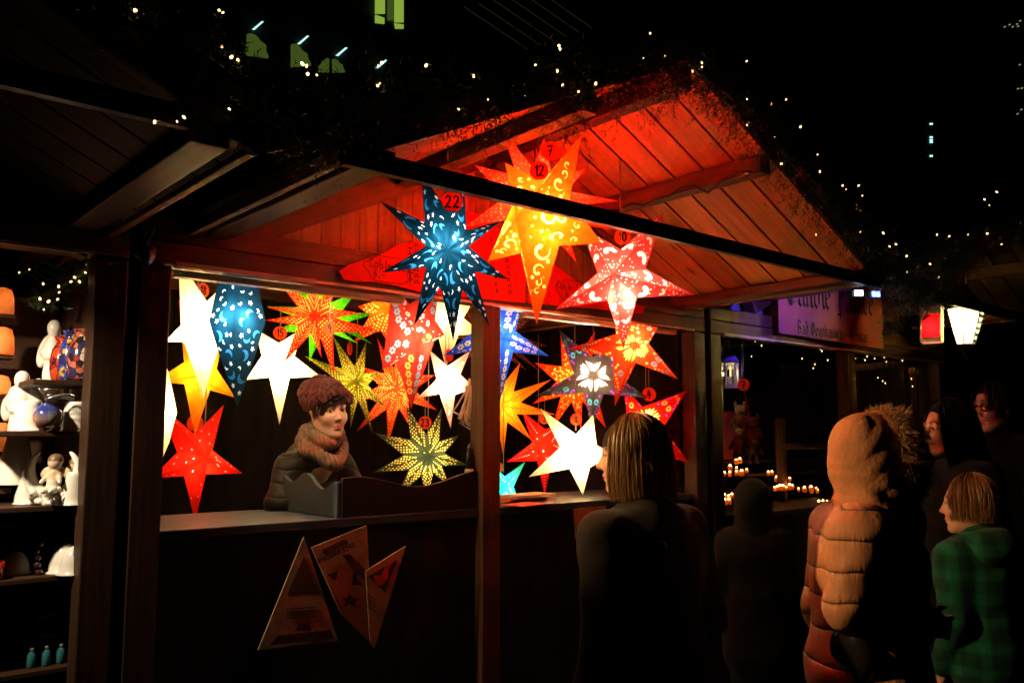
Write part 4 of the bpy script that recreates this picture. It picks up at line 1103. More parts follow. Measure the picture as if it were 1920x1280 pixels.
e(F, (0, -.035, .082), (.100, .118, .078), .02); e(F, (-.010, -.070, .075), (.098, .09, .088), .03); h.cone(F, (-.07, .035, .062), (.07, .035, .062), .033, .033, .03); e(F, (0, -.02, .045), (.088, .104, .035), .02)
e(F, (0, .03, -.03), (.072, .12, .088), .012, 's')
def hatd(X, Y, Zz):
    x, y, z = X-h.c.x, Y-h.c.y, Zz-h.c.z-.05
    a = np.arctan2(y, x); rr = np.sqrt(x*x+y*y)
    return -.0055*np.sin(a*13+z*25)*np.clip(rr/.06, 0, 1)-.0035*np.sin(z*190+3*np.sin(a*13))-.006*sines(X, Y, Zz, 30, 4)
F.disp(hatd)
F.build('hat', M['knit'], root, lambda co: np.array((.105, .015, .010))*(.65+.5*(np.sin(co[:, 2:3]*160)*.5+.5)))
bl = []
for _ in range(900):
    t0 = rnd.uniform(-.02, .070); e = rnd.uniform(-.010, .010)
    def onf(x, z, o=0): return h.w(-x, .004+.100*math.sqrt(max(.05, 1-(x/.082)**2))+o-.10*max(0, .05-z)*0, z)
    x1 = -.045+.95*(t0+.02)*-1 if False else t0-.035+e
    x0 = .035-.6*t0*0
    bl.append([onf(.030+e*.5, .082), onf(.030+.25*(x1-.03), .070+e*.3, .003), onf(.03+.62*(x1-.03), .056+e*.4, .002), onf(x1, .044-.30*max(0, -x1-.0)+e*.5-.25*max(0, .02-abs(x1-.03))*0)])
for _ in range(500):
    e = rnd.uniform(-1, 1); z1 = rnd.uniform(-.012, .030)
    bl.append([onf(.0+.02*e, .080), onf(-.028+.010*e, .066, .004), onf(-.052+.008*e, .046, .004), onf(-.066+.006*e, z1, .002)])
for s_ in (-1, 1):
    for _ in range(90):
        y = rnd.uniform(.0, .055); bl.append([h.w(s_*.078, y, .05), h.w(s_*.083, y+.005, .02), h.w(s_*.079, y+rnd.uniform(.0, .012), -.01+rnd.uniform(-.03, .01))])
ribbons('hair', bl, .0042, M['hair_dark'], root)
# chunky loop scarf
nk = J['neck']+Vector((0, -.012, .026)); F = Field([nk.x-.24, nk.y-.26, nk.z-.20], [nk.x+.24, nk.y+.22, nk.z+.15], .004)
for (dz, ra, rb, tb_, ty, ph) in ((.040, .072, .072, .028, .25, 0), (.006, .086, .088, .031, .9, 1.2)):
    prev = None
    for i in range(27):
        a = 2*math.pi*i/26; front = math.sin(a)
        p = nk+Vector((ra*math.cos(a), -rb*math.sin(a)-.012, dz-.055*max(0, front)*ty*1.6+.012*math.sin(3*a+ph)+(.022 if front < 0 else 0)))
        if prev is not None: F.cone(prev, p, tb_*(.9+.14*math.sin(a*4+ph)), tb_*(.9+.14*math.sin(a*4+ph)), .012)
        prev = p
def scd(X, Y, Zz):
    a = np.arctan2(Y-nk.y, X-nk.x)
    return -.0028*np.sin(a*40+Zz*90)-.0045*sines(X, Y, Zz, 55, 2)
F.disp(scd)
def sct(co):
    q = np.sin(co[:, 0]*17+co[:, 2]*31+1.0)*.5+.5; q2 = np.sin(co[:, 0]*29-co[:, 2]*41)*.5+.5
    A, B, C_ = np.array((.30, .17, .09)), np.array((.34, .11, .06)), np.array((.19, .18, .13))
    w = q[:, None]; w2 = q2[:, None]*.6
    return (A*(1-w)+B*w)*(1-w2)+C_*w2
F.build('scarf', M['knit'], root, sct)

# blonde customer seen from behind
hc = PD(1184, 858, 2.70)
root, h, J, k, f, r = person('woman with blonde bobbed hair and black headband in a dark coat, seen from behind', hc, (.0, 1), 0, hf=(-.58, .82), pitch=-.03, skin=(.62, .36, .24), jc=(.006, .0045, .003), hem=.2, res=.004, bulk=1.16, legs=(.015, .015, .02), neckpt=hc+Vector((.0, -.055, -.17)), over={n_+s_: hc+Vector(((1 if s_ == 'r' else -1)*x, y, z)) for s_ in 'lr' for n_, x, y, z in (('sh', .182, -.05, -.225), ('el', .235, -.10, -.50), ('wr', .20, .02, -.72))})
F = Field([hc[a]-.24 for a in range(3)], [hc[a]+.2 for a in range(3)], .005)
h.ell(F, (0, -.018, .035), (.092, .108, .100), .01); h.ell(F, (0, -.035, -.045), (.104, .100, .085), .05); h.ell(F, (0, -.035, -.085), (.100, .095, .04), .03)
h.ell(F, (0, .095, -.045), (.125, .085, .15), .02, 's')
F.disp(lambda X, Y, Zz: .003*sines(X*3, Y*3, Zz*.3, 40, 1))
F.build('hair', M['cloth_tint'], root, lambda co: np.tile(np.array((.17, .095, .036)), (len(co), 1)))
ribbons('hair_strands', scalp_lines(h, 7500, .88, 3.14, -.122, (1.08, 1.20), flip=.30, wav=.0025, sx=1.12, sy=1.0, flare=.17, seg=11), .0017, M['hair_blond'], root)
F = Field([hc[a]-.15 for a in range(3)], [hc[a]+.18 for a in range(3)], .004)
h.ell(F, (0, -.01, .036), (.0835, .103, .1), .005)
F.put(lambda X, Y, Zz: np.abs(((X-h.c.x)*h.Rn[0][2]+(Y-h.c.y)*h.Rn[1][2]+(Zz-h.c.z)*h.Rn[2][2])*.8-((X-h.c.x)*h.Rn[0][1]+(Y-h.c.y)*h.Rn[1][1]+(Zz-h.c.z)*h.Rn[2][1])*.35-.022)-.040, [hc[a]-.2 for a in range(3)], [hc[a]+.2 for a in range(3)], .008, 's') if False else None
h.ell(F, (0, .02, -.085), (.12, .14, .10), .01, 's')
F.build('headband', M['knit'], root, lambda co: np.tile(np.array((.012, .011, .011)), (len(co), 1)))
b = MB(); c = PD(1237, 1028, 2.47); b.tube([c+RT*.019*math.cos(t*.2618)+UP*.021*math.sin(t*.2618) for t in range(25)], .0028, 6); b.build('strap_ring', M['metal'], root, smooth=True)

# hooded woman in a padded jacket
hc = PD(1648, 862, 2.60); vd = vdir(1648); f0 = RT*.96+vd*.28
root, h, J, k, f, r = person('woman in a tan padded jacket with its fur-trimmed hood up, facing right', hc, f0, 0, skin=(.6, .36, .25), jc=(.42, .195, .085), jm='padded', jres=.0075, bulk=1.22, wrk=.9, hem=.72, legs=(.015, .014, .013), res=.005, neckpt=hc-f0.normalized()*.05-Vector((0, 0, .17)),
    over={'elr': PD(1590, 1140, 2.42), 'wrr': PD(1735, 1168, 2.46), 'shr': PD(1615, 1000, 2.46)}, armcurl=1.0)
F = Field([hc[a]-.30 for a in range(3)], [hc[a]+.30 for a in range(3)], .006)
h.ell(F, (0, -.040, .010), (.112, .112, .128), .02); h.ell(F, (0, .022, .008), (.120, .062, .148), .05); h.ell(F, (0, -.078, .05), (.075, .06, .075), .05); h.cone(F, (0, -.030, -.06), (0, -.02, -.19), .108, .140, .05)
h.ell(F, (0, .115, -.01), (.09, .13, .125), .02, 's')
def hoodd(X, Y, Zz):
    z = (X-h.c.x)*h.Rn[0][2]+(Y-h.c.y)*h.Rn[1][2]+(Zz-h.c.z)*h.Rn[2][2]; y = (X-h.c.x)*h.Rn[0][1]+(Y-h.c.y)*h.Rn[1][1]+(Zz-h.c.z)*h.Rn[2][1]; x = (X-h.c.x)*h.Rn[0][0]+(Y-h.c.y)*h.Rn[1][0]+(Zz-h.c.z)*h.Rn[2][0]
    return .0030*np.exp(-((z+.045+.12*y)/.0045)**2)-.005*np.abs(sines(X, Y, Zz, 16, 3))-.0025*np.abs(np.sin(z*48+x*40-y*62+2*sines(X,Y,Zz,14,1)))+.0014*np.exp(-((np.abs(x)-.050)/.004)**2)*(z > -.0)-.0055*np.sin(z*70+y*55+x*20)*np.exp(-((z+.11)/.055)**2)-.004*sines(X, Y, Zz, 24, 5)-.0016*sines(X, Y, Zz, 75, 2)+.007*np.exp(-((z+.135)/.012)**2)
F.disp(hoodd)
F.build('hood', M['cotton'], root, lambda co: np.tile(np.array((.44, .21, .095)), (len(co), 1)))
lines = []
for _ in range(15000):
    t = rnd.uniform(0, 6.283); y = rnd.uniform(-.004, .082); cl = math.sin(t*23+y*90)*.5+math.sin(t*41-y*60)*.5
    rr = 1.0-.05*((y-.03)/.05)**2+rnd.uniform(-.05, .02)
    x = .119*rr*math.cos(t); z = .006+.148*rr*math.sin(t)
    out = Vector((math.cos(t)*.50+.15*cl, .25+.55*(y-.03)/.05+rnd.uniform(-.35, .35), math.sin(t)*.50-.18+rnd.uniform(-.25, .25)+.12*cl)).normalized()
    l = rnd.uniform(.014, .036)*(1+.25*cl); p0 = Vector((x, y, z)); dr = Vector((rnd.uniform(-.6, .6), rnd.uniform(-.4, .5), rnd.uniform(-1.0, .1)))
    lines.append([h.w(*p0), h.w(*(p0+out*l*.5)), h.w(*(p0+(out*.9+dr*.45)*l))])
ribbons('fur_trim', lines, .0017, M['fur'], root)
b = MB(); hb = PD(1600, 1225, 2.42)
F = Field([hb[a]-.24 for a in range(3)], [hb[a]+.24 for a in range(3)], .009); F.ell(hb, (.085, .045, .10), .02, np.array(rotmat(f0))); F.disp(lambda X, Y, Zz: -.007*sines(X, Y, Zz, 40, 2))
bag = F.build('shoulder_bag', mat_basic('black_patent_leather', (.012, .011, .012), rough=.15, coat=.8), None); tag(bag, 'black glossy shoulder bag hanging at the hip of the hooded woman', 'bag')

# dark haired woman in profile
hc = PD(1778, 806, 3.70); vd = vdir(1778); f0 = -RT*.97-vd*.10
root, h, J, k, f, r = person('woman with long dark hair in black, in profile facing left', hc, f0, 0, skin=(.60, .33, .22), jc=(.004, .004, .0045), hem=.3, bulk=1.12, res=.0045, pitch=-.05)
F = Field([hc[a]-.30 for a in range(3)], [hc[a]+.22 for a in range(3)], .006)
h.ell(F, (0, -.020, .038), (.084, .102, .100), .01); h.cone(F, (0, -.06, .0), (0, -.10, -.22), .08, .085, .03); h.ell(F, (0, .095, -.045), (.095, .082, .125), .02, 's')
F.build('hair', M['cloth_tint'], root, lambda co: np.tile(np.array((.014, .009, .006)), (len(co), 1)))
ribbons('hair_strands', scalp_lines(h, 3600, .72, 3.14, -.27, (1.04, 1.14), flip=-.1, wav=.007, back=.04, seg=11), .0024, M['hair_dark'], root)

# man in glasses
hc = PD(1866, 764, 4.40); vd = vdir(1866); f0 = -RT*.93-vd*.34
root, h, J, k, f, r = person('man with short dark hair and black glasses in a dark coat, at the right edge', hc, f0, 0, skin=(.66, .42, .33), jc=(.004, .004, .005), fem=False, res=.0045, bulk=1.1, hem=.4, headk=1.05, pitch=-.08)
F = Field([hc[a]-.2 for a in range(3)], [hc[a]+.24 for a in range(3)], .006)
h.ell(F, (0, -.022, .048), (.086, .102, .095), .01); h.ell(F, (0, .075, -.035), (.1, .085, .105), .015, 's'); h.ell(F, (0, -.02, -.12), (.12, .12, .08), .02, 's')
F.disp(lambda X, Y, Zz: -.006*sines(X, Y, Zz, 70, 3))
F.build('hair', M['cloth_tint'], root, lambda co: np.tile(np.array((.018, .013, .010)), (len(co), 1)))
ribbons('hair_strands', scalp_lines(h, 1800, .5, 3.14, .0, (1.06, 1.14), wav=.008, seg=6), .0028, M['hair_dark'], root)
b = MB()
for s_ in (-1, 1):
    c0 = [h.w(s_*.032+.026*math.cos(t*.3927)*(1 if abs(math.cos(t*.3927)) < .8 else .92), .099-.25*abs(.026*math.cos(t*.3927)*s_), .008+.018*math.sin(t*.3927)) for t in range(17)]
    b.tube(c0, .0030*h.k, 6, cap=False); b.tube([h.w(s_*.058, .092, .014), h.w(s_*.078, .03, .014), h.w(s_*.078, -.015, .008)], .0032*h.k, 6)
b.tube([h.w(-.008, .104, .014), h.w(.008, .104, .014)], .003*h.k, 6)
tag(b.build('glasses', M['black'], root, smooth=True))

# child in green
hc = PD(1818, 948, 3.30); vd = vdir(1818); f0 = -RT*.62+vd*.78
def plaid(co):
    q = (co-np.array(hc)) ; a = q[:, 0]*RT.x+q[:, 1]*RT.y; z = q[:, 2]
    s1 = (np.sin(a*2*np.pi/.085) > .25).astype(float); s2 = (np.sin(z*2*np.pi/.085) > .25).astype(float); m = (.35+.35*s1+.35*s2)[:, None]
    return np.array((.006, .12, .065))*m
root, h, J, k, f, r = person('child with light brown hair in a green checked hooded jacket, seen from behind', hc, f0, 0, hf=(f0*.7-RT*.5)[:2], skin=(.62, .38, .27), tintfn=plaid, bulk=1.15, hem=.6, res=.005, headk=.92)
F = Field([hc[a]-.2 for a in range(3)], [hc[a]+.2 for a in range(3)], .006)
h.ell(F, (0, -.020, .034), (.086, .105, .100), .01); h.ell(F, (0, -.05, -.03), (.075, .06, .06), .03); h.ell(F, (0, .085, -.035), (.088, .08, .115), .02, 's')
F.build('hair', M['cloth_tint'], root, lambda co: np.tile(np.array((.20, .11, .04)), (len(co), 1)))
ribbons('hair_strands', scalp_lines(h, 4200, .72, 3.14, -.050, (1.04, 1.11), wav=.003, seg=9, flare=-.06), .0020, M['hair_child'], root)
nk = J['neck']; F = Field([nk[a]-.2 for a in range(3)], [nk[a]+.2 for a in range(3)], .008)
F.ell(nk-f*.075+Z*.0, (.115, .065, .085), .03, np.array(rotmat(f))); 
prev = None
for i in range(15):
    a = 2*math.pi*i/14; p = nk+r*.095*math.cos(a)+f*.08*math.sin(a)+Z*(.02-.02*math.sin(a))
    if prev is not None: F.cone(prev, p, .03, .03, .02)
    prev = p
F.disp(lambda X, Y, Zz: -.006*sines(X, Y, Zz, 40, 1)); F.build('hood', M['cloth_tint'], root, plaid)

# dark silhouette before the candle stall
hc = PD(1412, 945, 4.30); vd = vdir(1412)
root, h, J, k, f, r = person('child in a black hooded coat, a dark outline before the candle stall', hc, vd, 0, skin=(.3, .18, .12), jc=(.004, .0035, .0035), res=.007, hem=.35, bulk=1.2, jres=.014)
F = Field([hc[a]-.26 for a in range(3)], [hc[a]+.24 for a in range(3)], .008)
h.ell(F, (0, -.02, .03), (.105, .12, .12), .01); h.cone(F, (0, -.03, -.06), (0, -.03, -.17), .10, .12, .04); h.ell(F, (0, .11, -.02), (.08, .09, .11), .02, 's')
F.build('hood', M['cloth_tint'], root, lambda co: np.tile(np.array((.004, .0035, .0035)), (len(co), 1)))
# ---------------------------------------------------------------- goods on the shelves of the left stall
def base(u, v, Y): return PY(u, v, Y)
def px2m(n, Y, u=90): return n*(PY(u, 800, Y)-CAM).dot(FW)/FPX
YS = 3.16
shelf = empty('display_shelf', (.55, 3.2, 0), 'tall dark shelf unit filled with white ceramics in the left stall', 'shelf')
SHZ = {}
for key, v, d0, x0 in (('vase', 712, .12, .62), ('cup', 808, .20, .52), ('moon', 947, .26, .20), ('dome', 1078, .26, .20), ('bottle', 1250, .30, .15)):
    z = PY(100, v, YS-.08).z; SHZ[key] = z
    b = MB(); b.box(x0, .785, YS-.09, YS-.09+d0+.1, z-.018, z); b.build('shelf_board', M['stain'], shelf, bevel=.003)
b = MB(); b.box(.05, .785, 3.52, 3.54, .1, 2.0); b.build('back_panel', M['stain'], shelf)
b = MB(); b.box(.30, .62, 3.28, 3.50, PY(30, 912, 3.3).z-.02, PY(30, 912, 3.3).z); b.build('riser', M['stain'], shelf)

def angel(u, vb, vt, Y, wpx, label):
    p = base(u, vb, Y); H = px2m(vb-vt, Y); W = px2m(wpx, Y)
    F = Field([p.x-W, p.y-W, p.z-.002], [p.x+W, p.y+W, p.z+H*1.1], .0045)
    F.cone(p+Vector((0, 0, H*.02)), p+Vector((0, 0, H*.50)), W*.45, W*.20, .01); F.cone(p+Vector((0, 0, H*.5)), p+Vector((0, 0, H*.74)), W*.20, W*.24, .02)
    F.ell(p+Vector((0, -.01, H*.935)), (H*.062, H*.062, H*.075), .012); F.cone(p+Vector((0, 0, H*.75)), p+Vector((0, 0, H*.88)), W*.15, W*.10, .02)
    for s_ in (-1, 1):
        q = RT*s_
        F.ell(p+q*W*.30+FH*.02+Vector((0, 0, H*.72)), (W*.22, .022, H*.17), .015, np.array(rotmat(-FH, 0, .28*s_)))
        F.cone(p+q*W*.22+Vector((0, 0, H*.70)), p-FH*W*.22+q*W*.05+Vector((0, 0, H*.66)), .016, .012, .01)
    return tag(F.build('angel_figurine', M['white_cer'], None), label, 'angel figurine', 'white ceramic angels on the shelf')
angel(28, 908, 702, 3.30, 74, 'large white ceramic angel at the left edge, standing lowest on the shelf')
angel(90, 800, 600, 3.34, 62, 'tall white ceramic angel beside the mosaic vases')
angel(66, 800, 710, 3.42, 44, 'small white ceramic angel half hidden between its two larger neighbours')

def lathe_thing(name, prof, c, mat, label, cat, group=None, n=32, extra=None, mats=None, sx=1, sy=1):
    b = MB(); b.lathe(prof, c, n, 0, sx, sy)
    o = b.build(name, mats or mat, None, smooth=True); return tag(o, label, cat, group)
def vase(u, vb, vt, Y, wpx, mat, label):
    p = base(u, vb, Y); H = px2m(vb-vt, Y); w = px2m(wpx, Y)/2
    prof = [(w*.55, 0), (w*.82, H*.08), (w, H*.30), (w*.98, H*.45), (w*.80, H*.66), (w*.55, H*.78), (w*.48, H*.84), (w*.70, H*.98), (w*.72, H), (w*.62, H*.985), (w*.42, H*.84)]
    return lathe_thing('mosaic_vase', prof, p, mat, label, 'vase', 'patterned glass vases on the shelf')
m1 = mat_mosaic('red_blue_mosaic', [(.35, .03, .02), (.45, .12, .08), (.03, .03, .10), (.55, .42, .35), (.30, .02, .02), (.02, .015, .02)], 48)
m2 = mat_mosaic('blue_gold_mosaic', [(.02, .04, .30), (.03, .06, .40), (.5, .3, .05), (.02, .02, .12)], 70)
m3 = mat_mosaic('red_orange_mosaic', [(.45, .02, .01), (.50, .05, .015), (.30, .012, .008)], 26)
zv = SHZ['vase']
def on(z, u, Y):
    q = PY(u, 700, Y); return Vector((q.x, Y, z))
def vase2(u, Y, Hpx, wpx, mat, label):
    p = on(zv, u, Y); H = px2m(Hpx, Y); w = px2m(wpx, Y)/2
    prof = [(w*.55, 0), (w*.85, H*.08), (w, H*.30), (w*.99, H*.50), (w*.86, H*.72), (w*.62, H*.84), (w*.56, H*.88), (w*.74, H*.985), (w*.76, H), (w*.66, H*.985), (w*.5, H*.86)]
    return lathe_thing('mosaic_vase', prof, p, mat, label, 'vase', 'patterned glass vases on the shelf')
vase2(157, 3.10, 100, 62, m1, 'red and black checked glass vase nearest the post')
vase2(132, 3.17, 98, 44, m2, 'blue and gold glass vase behind the checked vase')
vase2(118, 3.24, 88, 48, m3, 'red glass vase at the left of the three vases')
# cups, globe, bells
zc = SHZ['cup']
def bellcup(u, Y, z, Hpx, w0, w1, label, name='tealight_cup'):
    p = on(z, u, Y); H = px2m(Hpx, Y); a, b_ = px2m(w0, Y)/2, px2m(w1, Y)/2
    prof = [(a*1.12, 0), (a*1.12, H*.03), (a, H*.06), (a*.97, H*.25), (b_*1.03, H*.85), (b_*.97, H*.97), (b_*.85, H), (0.0001, H)]
    return lathe_thing(name, prof, p, M['white_cer'], label, 'ceramic cup', 'white bell shaped ceramic light holders')
bellcup(58, 3.16, zc, 56, 54, 42, 'white bell shaped light holder left of the painted globe')
bellcup(146, 3.12, zc, 56, 48, 38, 'white bell shaped light holder with raised flowers right of the painted globe')
def globe_mat():
    m, nt, out = new_mat('painted_globe_glass'); L = nt.links
    b = N(nt, 'ShaderNodeBsdfPrincipled'); b.inputs['Roughness'].default_value = .12; b.inputs['Coat Weight'].default_value = .7
    tc = N(nt, 'ShaderNodeTexCoord'); sp = N(nt, 'ShaderNodeSeparateXYZ'); L.new(tc.outputs['Object'], sp.inputs[0])
    wv = N(nt, 'ShaderNodeTexVoronoi'); wv.inputs['Scale'].default_value = 26; mp = N(nt, 'ShaderNodeMapping'); mp.inputs['Scale'].default_value = (1, 1, .12); L.new(tc.outputs['Object'], mp.inputs[0]); L.new(mp.outputs[0], wv.inputs[0])
    mr = N(nt, 'ShaderNodeMapRange'); mr.inputs[1].default_value = zc+.012; mr.inputs[2].default_value = zc+.085; L.new(sp.outputs[2], mr.inputs[0])
    cr = N(nt, 'ShaderNodeValToRGB'); e = cr.color_ramp.elements; e[0].color = (.16, .05, .02, 1); e[1].color = (.05, .07, .26, 1); e[0].position = .1; e[1].position = .75
    x = e.new(.35); x.color = (.38, .26, .15, 1); L.new(mr.outputs[0], cr.inputs[0])
    mx = N(nt, 'ShaderNodeMix', data_type='RGBA', blend_type='MULTIPLY'); mx.inputs[0].default_value = .55; L.new(cr.outputs[0], mx.inputs[6]); L.new(wv.outputs['Color'], mx.inputs[7])
    L.new(mx.outputs[2], b.inputs['Base Color']); L.new(b.outputs[0], out.inputs[0]); return m
p = on(zc, 94, 3.09); rg = px2m(52, 3.09)/2
lathe_thing('glass_globe', [(rg*.5, 0)]+[(rg*math.sin(a), rg-rg*math.cos(a)*.98) for a in [.55+.2*i for i in range(11)]]+[(rg*.45, rg*1.92), (rg*.5, rg*2.0), (rg*.36, rg*1.9)], p, globe_mat(), 'round blue glass light holder painted with a town', 'glass globe')
b = MB(); c = on(zc, 115, 3.06); c.z += px2m(60, 3.06)
for i in range(3):
    b.tube([c+Vector((.04*math.cos(t*.5+i), .018*math.sin(t*.5), .006*i+.006*math.sin(t*.9+i))) for t in range(13)], .0016, 6)
tag(b.build('wire_ornament', M['metal'], None, smooth=True), 'twisted bright wire ornament above the painted globe', 'ornament')
# crescent moon with two cherubs
zm = SHZ['moon']; Y0 = 3.12
p = on(zm, 112, Y0); r0 = px2m(57, Y0)
F = Field([p.x-.14, p.y-.08, p.z-.002], [p.x+.14, p.y+.08, p.z+.28], .004)
cc = p+Z*(r0+.006)
prev = None
for i in range(41):
    a = R(128)+R(285)*i/40; t = abs(i/40-.5)*2; q = cc+RT*math.cos(a)*r0*.80+Z*math.sin(a)*r0*.82; w = .004+.024*(1-t**1.6)
    if prev is not None: F.cone(prev[0], q, prev[1], w, .004)
    prev = (q, w)
for i in range(60):
    q = p-FH*rnd.uniform(.0, .045)+RT*rnd.uniform(-.055, .08)+Z*rnd.uniform(.004, .052); F.ell(q, (.0115,)*3, .002)
tag(F.build('moon_ornament', M['white_cer'], None), 'white crescent moon ornament with a bank of roses', 'moon ornament')
def cherub(u, lean, label, sc=1):
    q = on(zm, u, Y0-.045)+Z*.052; k = sc
    F = Field([q.x-.09, q.y-.07, q.z-.03], [q.x+.09, q.y+.07, q.z+.15], .0034)
    l = RT*lean
    F.cone(q, q+Z*.05*k+l*.01, .022*k, .017*k, .008); F.cone(q+Z*.05*k+l*.01, q+Z*.062*k+l*.012, .010*k, .009*k, .005); F.ell(q+Z*.083*k+l*.016, (.021*k, .021*k, .024*k), .004)
    F.ell(q+Z*.093*k+l*.012+FH*.006, (.0235*k, .0235*k, .020*k), .003)
    for s_ in (-1, 1):
        F.cone(q+Z*.047*k+RT*s_*.016*k, q+Z*.022*k+RT*s_*.030*k-FH*.02*k, .0085*k, .006*k, .006)
        F.cone(q+RT*s_*.010*k, q-FH*.04*k+RT*(s_*.012+.012*lean)*k-Z*.006, .0125*k, .008*k, .006)
        F.ell(q+Z*.052*k+RT*s_*.030*k+FH*.014*k, (.024*k, .006*k, .017*k), .004, np.array(rotmat(-FH, 0, -.7*s_)))
    def tn(co):
        C = np.tile(np.array((.66, .50, .34)), (len(co), 1)); zz = co[:, 2]-q.z; C[zz > .088*k] = (.16, .09, .04); C[zz < .03*k] = (.70, .62, .50); return C
    return tag(F.build('cherub_figurine', mat_ct, None, tn), label, 'figurine', 'painted cherub figurines')
mat_ct = mat_basic('painted_resin', (1, 1, 1), rough=.45, var=.2, scale=60, tint=True)
cherub(112, .1, 'seated cherub figurine in the curve of the white moon')
cherub(156, -.7, 'leaning cherub figurine at the right tip of the white moon', .9)
bellcup(152, 3.06, zm, 62, 44, 32, 'white bell shaped light holder beside the cherubs, at the post')
bellcup(66, 3.20, zm, 60, 44, 22, 'white bell shaped light holder behind the crescent moon')
zd = SHZ['dome']
def dome(u, Y, Hpx, w, label, dv=0):
    p = on(zd, u, Y); H = px2m(Hpx, Y); a = px2m(w, Y)/2
    prof = [(a*1.15, 0), (a*1.15, H*.04), (a*.98, H*.09), (a*.93, H*.35), (a*.78, H*.65), (a*.52, H*.88), (a*.2, H*.985), (.0001, H)]
    return lathe_thing('ceramic_dome', prof, p, M['white_cer'], label, 'ceramic dome', 'white ceramic domes')
dome(140, 3.13, 56, 58, 'white ceramic dome, the left of the overlapping pair by the post')
dome(158, 3.07, 52, 54, 'white ceramic dome, in front of its twin at the post')
dome(50, 3.20, 40, 50, 'white ceramic dome beside the red glass, left of the pair')
p = on(zd, 10, 3.1); lathe_thing('red_glass', [(.026, 0), (.030, .004), (.032, .055), (.030, .055), (.028, .006)], p, mat_basic('red_glass_paint', (.45, .02, .01), rough=.1, coat=.6), 'short red glass at the left edge of the dome shelf', 'glass')
b = MB()
for i in range(5):
    q = on(zd, 92+rnd.uniform(-5, 5), 3.12)+Z*(.01+.022*i); b.ball(q, .013, 10, 0, (1, 1, .85))
tag(b.build('crystal_stack', mat_basic('dark_glass', (.05, .02, .015), rough=.08, coat=.8), None, smooth=True), 'dark glittering glass ornament between the white domes', 'ornament')
zb = SHZ['bottle']
proto = None
for i, u in enumerate((90, 117, 143)):
    q = on(zb, u, 3.12)
    if proto is None:
        proto = empty('bottle', q, 'small teal bottle with pale cap, leftmost of three on the bottom shelf', 'bottle', 'teal bottles on the bottom shelf')
        b = MB(); b.lathe([(.0115, 0), (.013, .003), (.013, .040), (.008, .048), (.006, .050), (.0001, .050)], q, 18); b.build('glass', mat_basic('teal_glass', (.04, .20, .22), rough=.15, coat=.5), proto, smooth=True)
        b = MB(); b.lathe([(.0065, .050), (.0065, .061), (.0001, .061)], q, 14); b.build('cap', M['white_cer'], proto, smooth=True)
    else:
        c = copy_tree(proto); c.location = q; c['label'] = ('small teal bottle in the middle of three on the bottom shelf', 'small teal bottle nearest the post on the bottom shelf')[i-1]
b = MB(); q = on(zb, 105, 3.2)+Z*.075; b.lathe([(.01, 0), (.05, .004), (.062, .014), (.058, .014), (.01, .006)], q, 28); b.lathe([(.004, -.075), (.004, 0)], q, 8)
tag(b.build('red_dish', mat_basic('red_enamel', (.40, .02, .01), rough=.2, coat=.5), None, smooth=True), 'small red dish on a stem behind the teal bottles', 'dish')
b = MB(); q = on(zb, 108, 3.18)+Z*.145; b.ball(q, .018, 14, 0, (1.5, 1, .8)); b.tube([q+RT*.02+Z*.006, q+RT*.036+Z*.014], [.010, .006], 8); b.tube([q-RT*.02, q-RT*.05+Z*.004], [.008, .003], 8); b.tube([q-Z*.012, q-Z*.145], .002, 6)
tag(b.build('glass_bird', mat_basic('teal_lustre', (.10, .38, .42), rough=.1, coat=.7), None, smooth=True), 'small teal glass bird on a thin rod above the red dish', 'bird ornament')
b = MB(); q = on(zb, 42, 3.2)+Z*.11
for i in range(6):
    a = i*1.05; b.ball(q+RT*.035*math.cos(a)+Z*.03*math.sin(a), .012, 8, 0, (1.4, .7, .6))
b.tube([q, q-Z*.11], .003, 6)
tag(b.build('glass_flower', mat_basic('green_brown_glass', (.10, .09, .03), rough=.1, coat=.7), None, smooth=True), 'dark glass flower ornament left of the teal bird', 'ornament')
# lit amber half domes along the left edge
amb = mat_emit('amber_lamp_glow', (1, .42, .10), .62)
for i, (u, vb, Hh) in enumerate(((2, 588, 48), (2, 664, 50), (-4, 738, 34), (2, 846, 52), (0, 894, 34))):
    q = PY(u, vb, 3.36); H = px2m(Hh, 3.36); w = px2m(21, 3.36)
    b = MB(); b.lathe([(w*.95, 0), (w, H*.1), (w*.93, H*.6), (w*.72, H*.92), (w*.3, H), (.0001, H)], q, 24)
    t = tag(b.build('amber_lamp', mat_paper('amber_shade', (.80, .33, .10), mix=.5) if i == 0 else bpy.data.materials['amber_shade'], None, smooth=True), ('amber lamp shade on the left edge, highest of the column', 'amber lamp shade second from the top at the left edge', 'amber lamp shade beside the head of the large angel', 'amber lamp shade beside the body of the large angel', 'amber lamp shade lowest at the left edge')[i], 'lamp', 'amber lamp shades along the left edge')
    lamp('bulb', q+Z*H*.5, .10, (1, .6, .3), t, .012)
    b = MB(); b.box(q.x-.25, q.x+.04, 3.34, 3.44, q.z-.014, q.z-.002); b.build('shelf_board', M['stain'], shelf)
